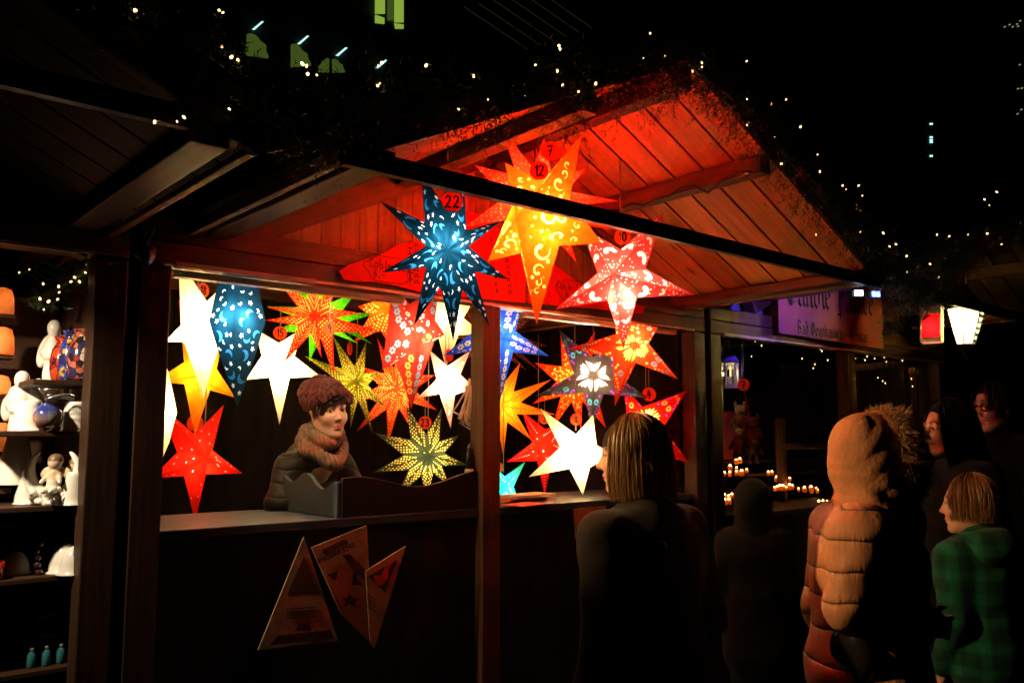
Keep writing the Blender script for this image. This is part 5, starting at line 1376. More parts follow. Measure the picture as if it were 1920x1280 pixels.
# lamps of the left stall: two warm spots under its front beam
for (x, y, zz, tg, pw) in ((.10, 2.87, 2.03, (.60, 3.22, 1.30), 85), (.86, 2.72, 2.055, (2.45, 1.35, 1.30), 185)):
    if not pw: continue
    t = empty('spot_lamp', (x, y, zz), ('small warm spotlight under the left stall roof, aimed at the ceramics' if pw < 100 else 'small warm spotlight at the post between left and middle stall, aimed at the passers-by'), 'lamp')
    b = MB(); d = (Vector(tg)-Vector((x, y, zz))).normalized(); b.tube([Vector((x, y, zz))-d*.05, Vector((x, y, zz))-d*.005], [.022, .032], 14); b.tube([Vector((x, y, zz))-d*.04, Vector((x, y-.0, zz+.09))], .006, 6); b.build('housing', M['black'], t, smooth=True)
    lamp('bulb', Vector((x, y, zz)), pw, (1, .80, .55) if pw < 100 else (1, .55, .22), t, .03, 'SPOT', tg, 95 if pw < 100 else 38, .6)
# ---------------------------------------------------------------- candle stall on the right
BL = {'a': ([[(.1, .85), (.35, 1), (.6, .85), (.6, .15), (.75, 0)], [(.6, .52), (.3, .55), (.1, .35), (.1, .15), (.3, 0), (.6, .2)]], .8), 'n': ([[(0, .85), (.12, 1), (.12, .12), (.25, 0)], [(.12, .8), (.45, 1), (.6, .85), (.6, .12), (.75, 0)]], .82),
 'd': ([[(.15, 1.65), (.6, 1.0), (.6, .2), (.35, 0), (.1, .2), (.1, .75), (.35, 1), (.6, .8)]], .78), 'l': ([[(.05, 1.6), (.2, 1.7), (.2, .15), (.35, 0)]], .42), 'e': ([[(.1, .5), (.6, .7), (.35, 1), (.1, .8), (.1, .2), (.35, 0), (.65, .2)]], .75),
 'c': ([[(.6, .85), (.35, 1), (.1, .8), (.1, .2), (.35, 0), (.6, .15)]], .72), 'P': ([[(.1, 1.5), (.35, 1.65), (.35, -.4)], [(.0, 1.2), (.35, 1.65), (.85, 1.5), (.85, .8), (.35, .55)], [(.0, -.2), (.55, -.15)], [(.6, 1.45), (.6, .75)]], 1.0),
 'C': ([[(.95, 1.4), (.6, 1.65), (.2, 1.4), (.1, .4), (.45, 0), (.95, .25)], [(.5, 1.55), (.5, .1)], [(.75, 1.5), (.95, 1.65)]], 1.1), 'B': ([[(.25, 1.6), (.25, 0)], [(.05, 1.5), (.6, 1.6), (.85, 1.3), (.3, .9), (.9, .6), (.8, .15), (.25, 0)]], 1.05),
 'O': ([[(.45, 1.6), (.1, 1.2), (.1, .4), (.5, 0), (.9, .4), (.9, 1.2), (.45, 1.6)], [(.5, 1.4), (.5, .2)]], 1.1), 'y': ([[(.1, 1), (.1, .3), (.35, .1), (.6, .3)], [(.6, 1), (.6, -.1), (.2, -.45)]], .78), 'h': ([[(.05, 1.6), (.15, 1.7), (.15, 0)], [(.15, .8), (.45, 1), (.6, .8), (.6, .1), (.45, -.3)]], .78),
 'u': ([[(.12, 1), (.12, .15), (.3, 0), (.6, .2)], [(.6, 1), (.6, .12), (.75, 0)]], .82), 's': ([[(.6, .85), (.35, 1), (.1, .75), (.6, .3), (.35, 0), (.08, .15)]], .7), 'r': ([[(0, .85), (.12, 1), (.12, .12), (.25, 0)], [(.12, .8), (.4, 1), (.55, .85)]], .6),
 'G': ([[(.95, 1.4), (.6, 1.65), (.2, 1.4), (.1, .4), (.45, 0), (.9, .25), (.9, .8), (.6, .8)], [(.5, 1.5), (.5, .2)]], 1.1), 'm': ([[(0, .85), (.12, 1), (.12, .12), (.25, 0)], [(.12, .8), (.4, 1), (.5, .85), (.5, .12), (.6, 0)], [(.5, .8), (.78, 1), (.88, .85), (.88, .12), (1.0, 0)]], 1.1), '-': ([[(.1, .5), (.5, .5)]], .65), ' ': ([], .55)}
def blackletter(mb, txt, o, ex, ey, xh, w=.15):
    x = 0; nib = (math.cos(.75)*1.0, math.sin(.75)*1.0)
    for ch in txt:
        ls, adv = BL[ch]; mb.strokes([[(x+a*xh*.85, c*xh) for a, c in l] for l in ls], o, ex, ey, xh*w*1.25, nib=nib); x += adv*xh*.92
    return x
YB2 = 2.88
bn = empty('banner', (5.26, YB2, 2.11), 'orange banner lettered Candle Palace over the right stall, tinted violet by a blue lamp', 'banner')
M['banner'] = mat_paper('orange_banner_cloth', (.5, .16, .08), (.66, .22, .15), mix=.15, fib=.1)
b = MB(); nseg = 30; vs = []; fs = []
for i in range(nseg+1):
    x = 4.605+1.32*i/nseg; y = YB2+.004*math.sin(i*.8); vs += [(x, y, 2.122-.012*i/nseg), (x, y, 2.63)]
for i in range(nseg): fs.append((2*i, 2*i+2, 2*i+3, 2*i+1))
b.add(vs, fs); b.build('cloth', M['banner'], bn, smooth=True)
b = MB(); 
def fit(txt, uv0, uv1, w):
    q0, q1 = PY(*uv0, YB2-.008), PY(*uv1, YB2-.008); W = blackletter(MB(), txt, (0, 0, 0), (1, 0, 0), (0, 0, 1), 1.0); xh = (q1-q0).length/W
    blackletter(b, txt, q0, (q1-q0).normalized(), (0, 0, 1), xh, w)
fit('Candle Palace', (1476, 570), (1641, 592), .16)
b.build('lettering', M['ink'], bn)
b = MB(); fit('Bad Oeynhausen - German', (1496, 625), (1628, 642), .18); b.build('small_lettering', M['ink'], bn)
b = MB()
for i in range(4): b.box(5.885, 5.91, YB2-.012, YB2-.009, 2.135+i*.028, 2.152+i*.028)
b.build('white_label', M['white_cer'], bn)
# blue flood lamp at the end of the middle roof
c = PY(1620, 551, 1.97)
t = empty('flood_lamp', c, 'twin blue LED flood lamp clamped by the front rail above the orange banner', 'flood lamp')
be = mat_emit('blue_led_lens', (.12, .20, 1.0), 9); be2 = mat_emit('pale_blue_led_lens', (.45, .6, 1.0), 9)
for i, du in enumerate((-14, 18)):
    q = PY(1620+du, 551+(2 if i else 0), 1.97)
    b = MB(); b.obox(q+Vector((0, .012, 0)), (RT*.022, FH*.025, Vector((0, 0, .017))), 0); b.build('housing', M['black'], t, bevel=.003)
    b = MB(); b.obox(q-FH*.027, (RT*.019, FH*.002, Vector((0, 0, .013))), 0); b.build('lens', be2 if i == 0 else be, t)
b = MB(); b.tube([c+Vector((0, .01, .02)), c+Vector((-.05, .02, .10))], .006, 6); b.build('bracket', M['black'], t)
lamp('bulb', PY(1622, 548, 2.06), 60, (.13, .06, 1), t, .03, 'SPOT', (4.72, 2.88, 2.40), 46, .8)
t = empty('flood_lamp', (4.45, 2.45, 2.36), 'added blue spotlight hidden under the right roof, tinting the left end of the banner', 'flood lamp')  # added spot, out of view behind the eave, to tint the banner violet
b = MB(); b.tube([(4.44, 2.42, 2.365), (4.47, 2.47, 2.352)], [.016, .024], 12); b.tube([(4.44, 2.42, 2.365), (4.44, 2.42, 2.40)], .004, 6); b.build('housing', M['black'], t, smooth=True)
lamp('bulb', (4.475, 2.48, 2.35), 110, (.06, .02, 1), t, .02, 'SPOT', (4.66, 2.9, 2.36), 120, .7)
# timber of the candle stall: door frame and shelf
fr = empty('window_frame', PY(1650, 860, 3.1), 'pale wooden window frame inside the candle stall', 'window frame')
b = MB(); 
def bar(p, q, w=.05, d=.04): b.beam(p, q, d, w, (0, 0, 1) if abs(Vector(p).z-Vector(q).z) < .3 else (0, -1, 0))
A, B_, C_, D_ = PY(1586, 690, 3.1), PY(1712, 682, 3.1), PY(1578, 960, 3.1), PY(1706, 960, 3.1)
bar(A, B_); bar((A.x, 3.1, A.z+.02), (A.x, 3.1, 1.0)); bar((B_.x, 3.1, B_.z+.02), (B_.x, 3.1, 1.0)); b.build('frame', M['beamwood'], fr, bevel=.003)
fr = empty('display_rack', PY(1500, 840, 3.35), 'pale wooden display rack with one crossbar in the candle stall', 'rack')
b = MB(); A = PY(1464, 836, 3.35); B_ = PY(1556, 834, 3.35); bar(A, B_, .045); bar((A.x, 3.35, 1.62), (A.x, 3.35, .9), .06); b.build('frame', M['beamwood'], fr, bevel=.003)
b = MB(); bar(PY(1468, 689, 3.6), PY(1545, 684, 3.6), .045); b.build('top_bar', M['beamwood'], fr, bevel=.003)
b = MB(); A = PY(1335, 985, 2.98); b.box(4.06, 6.98, 2.97, 3.45, 1.02, 1.05); b.build('counter_shelf', M['stain'], SN[2], bevel=.003)
b = MB()
for i in range(28): b.box(4.07+i*.104, 4.07+i*.104+.101, 2.99, 3.01, .02, 1.02)
b.build('counter_front', M['stain'], SN[2])
b = MB()
for i in range(3): b.box(4.08, 6.98, 3.50+.12*i, 3.62+.12*i, 1.12+.09*i, 1.14+.09*i)
b.build('stepped_shelf', M['stain'], SN[2])
red = MB(); A = PY(1332, 770, 3.35); B_ = PY(1386, 860, 3.35); red.box(A.x, B_.x, 3.35, 3.36, B_.z, A.z)
tag(red.build('red_backdrop', mat_basic('red_card', (.45, .04, .012), rough=.7), None), 'plain red card backdrop behind the hanging dolls in the candle stall', 'backdrop')
# white metal lanterns
def house_lantern(u, vb, vt, Y, wpx, label, light=.35):
    p = PY(u, vb, Y); H = (PY(u, vt, Y)-p).z; w = wpx*((p-CAM).dot(FW))/FPX/2
    t = empty('lantern', p, label, 'lantern', 'white metal lanterns in the candle stall')
    b = MB(); n = 6
    def ringp(r, z): return [(p.x+r*math.cos(R(60*k+20)), p.y+r*math.sin(R(60*k+20)), p.z+z) for k in range(n)]
    b.lathe([(w, 0), (w*1.02, H*.05), (.0001, H*.05)], p, 6, rz=R(20)); b.build('base', M['white_cer'], t)
    b = MB(); lo, hi = ringp(w*.94, H*.05), ringp(w*.94, H*.55)
    for k in range(n):
        b.beam(lo[k], hi[k], .011, .011, (1, 0, 0)); b.beam(hi[k], hi[(k+1) % n], .009, .014); b.beam(lo[k], lo[(k+1) % n], .009, .012)
        m0 = (Vector(hi[k])+Vector(hi[(k+1) % n]))/2; b.tube([Vector(hi[k])-Z*.045, m0-Z*.010, Vector(hi[(k+1) % n])-Z*.045], .005, 6)
    b.build('cage', M['white_cer'], t)
    b = MB()
    for k in range(n):
        q = [lo[k], lo[(k+1) % n], hi[(k+1) % n], hi[k]]; b.add(q, [(0, 1, 2, 3)])
    b.build('pane', mat_clear('lantern_glass', (.75, .8, .75), .12) if 'lantern_glass' not in bpy.data.materials else bpy.data.materials['lantern_glass'], t)
    b = MB(); b.lathe([(w*1.06, H*.55), (w*.98, H*.60), (w*.70, H*.70), (w*.35, H*.78), (w*.18, H*.84), (w*.20, H*.87), (w*.1, H*.90), (.0001, H*.91)], p, 24); b.tube([p+Z*(H*.95)+RT*.012*math.cos(a*.6)+Z*.014*math.sin(a*.6) for a in range(11)], .0025, 6); b.build('roof', M['white_cer'], t, smooth=True)
    b = MB(); b.lathe([(w*.3, H*.05), (w*.3, H*.25), (.0001, H*.25)], p, 14); b.build('candle', M['white_cer'], t)
    if light: lamp('bulb', p+Z*H*.33, light, (1, .7, .35), t, .01)
    return t
house_lantern(1366, 728, 640, 3.15, 40, 'white six-sided lantern with domed roof hanging by the right post')
house_lantern(1343, 770, 668, 3.06, 26, 'narrow white arched lantern half hidden by the right post', .15)
b = MB(); A = PY(1366, 640, 3.15); b.tube([A, A+Z*.2], .003, 6); tag(b.build('hanging_chain', M['metal'], None), 'thin bright chain holding the six-sided white lantern', 'chain')
price_tag('7', 1394, 721, 11.5, 'orange disc marked 7 hanging beside the white lanterns', Y=3.02)
b = MB()
A = PY(1392, 640, 3.06); B_ = PY(1392, 708, 3.06)
for i in range(26):
    q = A+(B_-A)*(i/25); b.ball(q+Vector((.004*math.sin(i*2), 0, 0)), .009, 8, 0, (1, 1, .8))
tag(b.build('bead_string', mat_basic('dark_glass_beads', (.03, .03, .03), rough=.08, coat=.8), None, smooth=True), 'string of dark glossy beads hanging above tag 7', 'bead string')
# hanging plush dolls
felt = mat_basic('felt_tint', (1, 1, 1), rough=.95, var=.3, scale=60, bump=.5, tint=True)
for i, (u, v, s_, c1, c2) in enumerate(((1388, 778, 1, (.5, .42, .34), (.40, .20, .11)), (1412, 800, 1, (.45, .36, .28), (.42, .16, .08)), (1386, 822, 1, (.55, .48, .40), (.36, .12, .06)), (1414, 832, .9, (.4, .33, .27), (.28, .24, .20)))):
    q = PY(u, v, 3.02); k = .045*s_
    F = Field([q.x-.12, q.y-.1, q.z-.15], [q.x+.12, q.y+.1, q.z+.12], .005)
    F.ell(q+Z*.03, (k*.75, k*.7, k*.7), .006); F.ell(q-Z*.03, (k*.85, k*.75, k*1.0), .01)
    for sg in (-1, 1):
        F.cone(q-Z*.015+RT*sg*k*.7, q-Z*.055+RT*sg*k*1.15, .012, .013, .006); F.cone(q-Z*.065+RT*sg*k*.4, q-Z*.105+RT*sg*k*.55, .014, .016, .006); F.ell(q+Z*.065+RT*sg*k*.6, (.013, .008, .02), .006)
    F.ell(q+Z*.022-FH*k*.65, (.016, .016, .012), .006)
    qz = q.z
    tag(F.build('plush_doll', felt, None, lambda co, qz=qz, c1=c1, c2=c2: np.where((co[:, 2:3] > qz+.005), np.array(c1), np.array(c2))), ('plush doll with pale head, upper left of the hanging bunch', 'plush doll with reddish body, upper right of the hanging bunch', 'plush doll with dark red body, lower left of the hanging bunch', 'greyish plush doll, lower right of the hanging bunch')[i], 'plush doll', 'plush dolls hanging in a bunch')
b = MB(); b.tube([PY(1396, 733, 3.02), PY(1404, 775, 3.02)], .0025, 6); tag(b.build('ribbon', mat_basic('red_ribbon', (.4, .03, .02), rough=.6), None), 'thin red ribbon from tag 7 down to the plush dolls', 'ribbon')
# rows of tea lights: one lit cup copied along the stepped shelves
flame = mat_emit('candle_flame', (1, .48, .14), 26)
cup = mat_paper('frosted_cup', (.85, .45, .16), mix=.5)
tl = None
rows = [(1336, 884, 6, 11, 3.25), (1382, 880, 3, 9, 3.55), (1370, 875, 2, 12, 3.5), (1352, 927, 4, 7, 3.2), (1350, 936, 3, 8, 3.1), (1452, 912, 7, 5.5, 3.3), (1456, 896, 3, 12, 3.5), (1440, 884, 2, 8, 3.6), (1498, 914, 4, 11, 3.4), (1536, 940, 4, 7, 3.2), (1546, 956, 3, 6, 3.1), (1552, 902, 2, 9, 3.6), (1522, 918, 2, 10, 3.5), (1356, 852, 1, 9, 3.5), (1380, 862, 2, 8, 3.6), (1345, 850, 1, 9, 3.6)]
for (u, v, n, du, Y) in rows:
    for i in range(n):
        q = PY(u+i*du+rnd.uniform(-1, 1), v+rnd.uniform(-1.2, 1.2)-i*.3, Y)-Z*.03
        if tl is None:
            tl = empty('tea_light', q, 'lit tea light in a small frosted cup on the candle stall shelves', 'tea light', 'rows of lit tea lights on the candle stall shelves')
            b = MB(); b.lathe([(.012, 0), (.015, .028), (.0135, .028), (.011, .004)], q, 12); b.build('cup', cup, tl, smooth=True)
            b = MB(); b.ball(q+Z*.030, .0062, 8, 0, (1, 1, 1.1)); b.build('flame', flame, tl, smooth=True)
        else:
            c = copy_tree(tl); c.location = q; sc = rnd.uniform(.75, 1.25); c.scale = (sc, sc, sc)
# lanterns hanging from the candle stall roof
c = PY(1811, 615, 2.15)
t = empty('star_lantern', c, 'tall pierced metal lantern shining yellow white under the right roof', 'lantern')
s0 = (c-CAM).dot(FW)/FPX
def ring6(du, v): 
    q = PY(1811, v, 2.15); r = du*s0; return [(q.x+r*math.cos(R(60*k+10)), q.y+r*math.sin(R(60*k+10)), q.z) for k in range(6)]
def cone6(mb, du0, v0, du1, v1, mats=(0,)):
    a, b2 = ring6(du0, v0), ring6(du1, v1)
    for k in range(6): mb.add([a[k], a[(k+1) % 6], b2[(k+1) % 6], b2[k]], [(0, 1, 2, 3)], mats[k % len(mats)])
gl = mat_paper('lantern_frosted_glass', (.95, .90, .45), (.8, .8, .6), mix=.75, fib=.15)
b = MB(); cone6(b, 33, 578, 15, 645); b.build('glass_panel', gl, t)
b = MB()
for a, b2 in ((ring6(34, 578), ring6(15, 646)),):
    for k in range(6): b.beam(a[k], b2[k], .008, .008, (1, 0, 0)); b.beam(a[k], a[(k+1) % 6], .01, .012); b.beam(b2[k], b2[(k+1) % 6], .007, .01)
    for k in (4, 5):
        for j in range(6):
            for i2 in range(3):
                f0 = j/6; w_ = (i2+.5)/3+(.16 if j % 2 else 0); e0 = Vector(a[k]).lerp(Vector(a[(k+1) % 6]), w_); e1 = Vector(b2[k]).lerp(Vector(b2[(k+1) % 6]), w_); q = e0.lerp(e1, f0+.08)
                b.tube([q+Vector((.010*math.cos(u_*1.05), -.001, .012*math.sin(u_*1.05))) for u_ in range(7)], .0045, 5, cap=False)
b.build('frame', M['black'], t)
b = MB(); cone6(b, 33, 578, 12, 548); cone6(b, 12, 548, 2, 532); b.build('cap', M['black'], t)
b = MB(); cone6(b, 15, 646, 7, 660); cone6(b, 7, 660, 2, 674); b.build('finial', M['black'], t)
b = MB(); q = PY(1811, 532, 2.15); b.tube([q, q+Z*.12], .003, 6); b.build('chain', M['metal'], t)
lamp('bulb', PY(1811, 608, 2.15), 34, (1, .84, .42), t, .02)
c = PY(1747, 640, 2.35)
t = empty('red_lantern', c, 'square red glass lantern with pale roof, left of the shining yellow lantern', 'lantern')
s1 = (c-CAM).dot(FW)/FPX
def ring4(r, v):
    q = PY(1747, v, 2.35); r *= s1*1.30; return [(q.x+r*math.cos(R(90*k+62)), q.y+r*math.sin(R(90*k+62)), q.z) for k in range(4)]
def wall4(mb, r0, v0, r1, v1):
    a, b2 = ring4(r0, v0), ring4(r1, v1)
    for k in range(4): mb.add([a[k], a[(k+1) % 4], b2[(k+1) % 4], b2[k]], [(0, 1, 2, 3)])
b = MB(); wall4(b, 17, 590, 18, 634); b.build('glass_panel', mat_paper('red_glass_panel', (.85, .02, .03), (.5, .02, .02), mix=.8, fib=.1), t)
wm = mat_basic('pale_painted_tin', (.55, .5, .5), rough=.5)
b = MB(); a, b2 = ring4(18, 578), ring4(18.5, 640)
for k in range(4): b.beam(a[k], b2[k], .009, .009, (1, 0, 0))
wall4(b, 18.5, 634, 19, 642); wall4(b, 18.5, 578, 18, 590); 
for k in range(4):
    m0 = Vector(a[k]).lerp(Vector(a[(k+1) % 4]), .5); b.add([Vector(ring4(17.5, 590)[k]), m0-Z*.055, Vector(ring4(17.5, 604)[k])], [(0, 1, 2)])
b.build('frame', wm, t)
b = MB(); wall4(b, 22, 578, 18, 568); wall4(b, 18, 568, 8, 556); b.build('roof', wm, t)
b = MB(); q = PY(1747, 640, 2.35); b.lathe([(.02, 0), (.02, .03), (.0001, .03)], q+Z*.006, 12); b.build('candle', M['white_cer'], t)
lamp('bulb', PY(1747, 618, 2.35), .55, (1, .45, .35), t, .012)
b = MB(); q = PY(1747, 556, 2.35); b.tube([q, q+Z*.15], .0025, 6); b.build('chain', M['metal'], t)
# ---------------------------------------------------------------- garlands, fairy lights, flyers, background
M['needle'] = mat_hair('fir_needles', (.05, .10, .03), (.015, .035, .012))
glow = mat_emit('fairy_light_glow', (1, .56, .22), 5)
glow_c = mat_emit('cool_fairy_glow', (.75, 1, .85), 12)
gbulb = {}
def garland(name, path, rad, n, label, lights, Y=None, size=.0038, drops=()):
    """fir sprigs along a path with small glowing bulbs"""
    root = empty('fir_garland', path[0], label, 'garland', 'fir garlands along the stall roofs')
    mb = MB(); segs = []
    for a, b_ in zip(path, path[1:]): segs.append((Vector(a), Vector(b_), (Vector(b_)-Vector(a)).length))
    tot = sum(s_[2] for s_ in segs)
    for p_, l_, r_ in drops: segs.append((Vector(p_), Vector(p_)-Z*l_, l_)); tot += l_*1.5
    mb.tube(path, .010, 6)
    vs, fs = [], []
    for _ in range(n):
        t = rnd.uniform(0, sum(s_[2] for s_ in segs))
        for a, b_, l in segs:
            if t <= l: break
            t -= l
        p = a.lerp(b_, t/l)+Vector((rnd.gauss(0, .018), rnd.gauss(0, .018), rnd.gauss(0, .018)))
        d = Vector((rnd.gauss(0, 1), rnd.gauss(0, .8), rnd.gauss(0, 1)-.25)).normalized()*rad*rnd.uniform(.5, 1.1)
        s0 = d.normalized(); s1 = s0.cross(Vector((rnd.gauss(0, 1), rnd.gauss(0, 1), rnd.gauss(0, 1)))).normalized(); s2 = s0.cross(s1)
        for k in range(16):
            q = p+d*(.15+.85*k/16); ang = k*2.4; nd = (s0*.7+s1*math.cos(ang)+s2*math.sin(ang)).normalized()*rnd.uniform(.014, .026); w = s0.cross(nd).normalized()*.0016
            o = len(vs); vs += [q-w, q+w, q+nd]; fs.append((o, o+1, o+2))
    mb.add(vs, fs); mb.build('foliage', M['needle'], root)
    for (u, v) in lights:
        q = PY(u, v, Y)
        sc = rnd.uniform(.5, 1.2)
        if 'w' not in gbulb:
            b = MB(); b.ball((0, 0, 0), size, 8, 0, (1, 1, 1.5)); o = b.build('fairy_light', glow, root, smooth=True); gbulb['w'] = o; o.location = q; parent_keep(o, root)
        else:
            o = gbulb['w'].copy(); COL.objects.link(o); o.location = q; parent_keep(o, root)
        o.scale = (sc, sc, sc); o.rotation_euler = (rnd.uniform(-1, 1), rnd.uniform(-1, 1), 0)
    return root
YG = 1.80
apx = PY(1296, 128, YG)
lt = [(709, 124), (716, 118), (708, 161), (712, 157), (799, 123), (801, 161), (888, 143), (915, 187), (860, 205), (1048, 86), (1050, 92), (1004, 122), (968, 145), (1045, 134), (1055, 160), (1085, 172), (1117, 157), (1206, 110), (1230, 114), (1247, 105), (1219, 63), (575, 124), (577, 139), (594, 141), (567, 120), (430, 205)]
lp = [PY(560, 262, YG), PY(640, 215, YG), PY(760, 175, YG), PY(900, 168, YG), PY(1040, 125, YG), PY(1170, 118, YG), PY(1290, 112, YG)]
garland('g', lp, .17, 1000, 'fir garland with warm fairy lights along the left slope of the middle roof', lt, YG, drops=[(PY(1255, 125, YG), .09, .05), (PY(1170, 140, YG), .09, .05), (PY(1072, 160, YG), .11, .05), (PY(912, 190, YG), .06, .05)])
rt = [(1298, 134), (1316, 118), (1316, 126), (1400, 115), (1400, 186), (1446, 196), (1474, 187), (1452, 258), (1401, 235), (1465, 307), (1501, 238), (1537, 322), (1533, 290), (1527, 353), (1610, 348), (1586, 355), (1580, 348), (1617, 367), (1613, 435), (1656, 437), (1680, 458), (1668, 462), (1700, 480), (1744, 495), (1760, 520), (1701, 510), (1530, 440)]
rp = [PY(1300, 128, YG), PY(1365, 175, YG), PY(1450, 262, YG), PY(1540, 370, YG), PY(1620, 452, YG), PY(1690, 520, YG), PY(1730, 540, YG)]
garland('g', rp, .19, 1300, 'fir garland with warm fairy lights down the right slope of the middle roof', rt, YG, drops=[(PY(1700, 500, YG), .20, .05), (PY(1760, 470, YG), .18, .05), (PY(1665, 500, YG), .12, .05), (PY(1730, 520, YG), .14, .05)])
g2 = [(1855, 442), (1878, 458), (1846, 374), (1869, 360), (1855, 385), (1757, 440), (1780, 443), (1815, 440), (1851, 438), (1681, 458)]
garland('g', [PY(1760, 500, 1.78), PY(1830, 455, 1.78), PY(1925, 410, 1.78)], .13, 260, 'fir garland with fairy lights on the right stall roof', g2, 1.78)
g0 = [(243, 40), (254, 21), (411, 20), (418, 24), (434, 108), (446, 113), (416, 88), (345, 220), (332, 228), (290, 229)]
garland('g', [PY(150, -20, YG), PY(250, 48, YG), (PY(360, 90, YG)), PY(470, 175, YG), PY(545, 250, YG)], .10, 330, 'fir garland with a few fairy lights on the left stall roof', g0, YG)
# wire garland in the left stall
gw = [(163, 497), (160, 511), (149, 528), (133, 528), (81, 532), (110, 537), (75, 560), (91, 565), (108, 561), (82, 580), (111, 548), (36, 511), (55, 505), (140, 520)]
garland('g', [PY(60, 575, 3.2), PY(110, 540, 3.16), PY(150, 515, 3.12), PY(178, 492, 3.1)], .045, 90, 'short tinsel and fir garland with white lights beside the left post', gw, 3.1)
b = MB(); 
for k in range(4): b.tube([PY(30+6*i, 505+8*math.sin(i*.55+k)+i*.6*(k-1)+3*k, 3.15) for i in range(25)], .0016, 5)
tag(b.build('wire_tangle', mat_basic('green_wire', (.04, .12, .06), rough=.4), None, smooth=True), 'tangle of thin green light wires under the left stall beam', 'wire')
# fairy lights of the candle stall
fl = [(1456, 637), (1428, 648), (1507, 640), (1541, 658), (1541, 652), (1525, 690), (1528, 683), (1570, 672), (1590, 680), (1585, 684), (1504, 672), (1622, 675), (1658, 670), (1662, 678), (1626, 668), (1692, 676), (1578, 715), (1594, 720), (1646, 708), (1655, 714), (1660, 718), (1709, 710), (1711, 724), (1574, 727), (1538, 654), (1416, 640), (1409, 668), (1552, 675), (1604, 672), (1640, 672)]
t = empty('string_lights', PY(1570, 660, 3.06), 'string of white fairy lights under the beam of the candle stall', 'string lights')
b = MB(); fs_ = sorted(fl); b.tube([PY(u, v-2, 3.05+.004*(i % 3)) for i, (u, v) in enumerate(fs_)], .002, 5); b.build('wire', M['black'], t)
for u, v in fl:
    o = gbulb['w'].copy(); COL.objects.link(o); o.location = PY(u, v, 3.05); sc = rnd.uniform(.6, 1.2); o.scale = (sc, sc, sc); parent_keep(o, t)

# --- triangular flyers on the counter front
kr = mat_basic('brown_card', (.42, .24, .12), rough=.75, scale=20); dk = mat_basic('dark_print', (.07, .035, .02), rough=.7); rp_ = mat_basic('red_print', (.6, .04, .02), rough=.6)
YC = 2.955
def flyer(px, label, Y, prints=(), text=None):
    q = [PY(u, v, Y) for u, v in px]; c = sum(q, Vector())/len(q)
    t = empty('star_flyer', (c.x, Y, min(p.z for p in q)), label, 'flyer', 'triangular cardboard flyers on the counter front')
    b = MB(); b.prism([(p.x, p.z) for p in q][::-1], (0, Y, 0), (1, 0, 0), (0, 0, 1), (0, 1, 0), .006); b.build('card', kr, t)
    for i, (pp, mt) in enumerate(prints):
        b = MB(); b.prism([(p.x, p.z) for p in [PY(u, v, Y) for u, v in pp]][::-1], (0, Y-.0012-.0004*i, 0), (1, 0, 0), (0, 0, 1), (0, 1, 0), .0008); b.build('printed_area', mt, t)
    return t
def lines_px(x0, y0, x1, y1, n, dy, w=2): return [([(x0, y0+i*dy), (x1, y1+i*dy), (x1, y1+i*dy+w), (x0, y0+i*dy+w)], dk) for i in range(n)]
t = flyer([(584, 1026), (688, 984), (700, 1210), (640, 1150)], 'upright card flyer with the words ENCORE STAR, between two triangles', 2.972,
     [([(604, 1030), (644, 1010), (650, 1012), (652, 1018), (612, 1038), (605, 1037)], dk), ([(612, 1076), (634, 1070), (628, 1088)], dk), ([(662, 1072), (672, 1064), (668, 1082), (680, 1096), (660, 1096)], dk), ([(655, 1112), (662, 1122), (673, 1120), (664, 1128), (668, 1138), (655, 1131), (643, 1138), (648, 1127), (640, 1119), (651, 1121)], dk), ([(642, 1040), (655, 1038), (687, 1070), (684, 1088), (660, 1066)], dk)])
tc_ = bpy.data.curves.new('lettering', 'FONT'); tc_.body = 'ENCORE STAR'; tc_.size = .034; tc_.extrude = .0003; tc_.offset = .0012
to = bpy.data.objects.new('lettering', tc_); COL.objects.link(to); bpy.context.view_layer.update()
me = bpy.data.meshes.new_from_object(to.evaluated_get(bpy.context.evaluated_depsgraph_get())); bpy.data.objects.remove(to)
to = bpy.data.objects.new('lettering', me); COL.objects.link(to); me.materials.clear(); me.materials.append(dk)
A = PY(596, 1056, 2.968); B_ = PY(668, 1024, 2.968); ang = math.atan2(B_.z-A.z, B_.x-A.x); sc = (B_-A).length/max(1e-3, max(v.co.x for v in me.vertices))
to.matrix_world = Matrix.Translation(A) @ Matrix.Rotation(R(90), 4, 'X') @ Matrix.Rotation(ang, 4, 'Z') @ Matrix.Scale(sc, 4)
bpy.context.view_layer.update(); parent_keep(to, t)
flyer([(570, 1006), (634, 1200), (484, 1218)], 'triangular card flyer on the left, showing a dark picture', YC,
     [([(570, 1042), (596, 1112), (566, 1108), (538, 1113)], dk)]+lines_px(536, 1140, 592, 1136, 4, 6)+[([(552, 1182), (560, 1168), (578, 1168), (583, 1182)], dk), ([(520, 1190), (618, 1180), (626, 1196), (505, 1208)], dk)])
flyer([(686, 1070), (761, 1023), (702, 1214), (694, 1200)], 'triangular card flyer on the right, showing a red star', 2.962,
     [([(690, 1080), (745, 1048), (722, 1110), (705, 1094)], dk), ([(738, 1052), (728, 1068), (726, 1084), (716, 1098), (704, 1092), (700, 1078), (714, 1078), (722, 1062)], rp_)]+lines_px(688, 1112, 704, 1124, 4, 7))
flyer([(1076, 954), (1136, 948), (1136, 1010), (1080, 1010)], 'plain brown card notice under the right counter, partly behind the blonde woman', YC, [([(1092, 975), (1108, 972), (1108, 976), (1096, 979), (1096, 990), (1092, 990)], dk)])

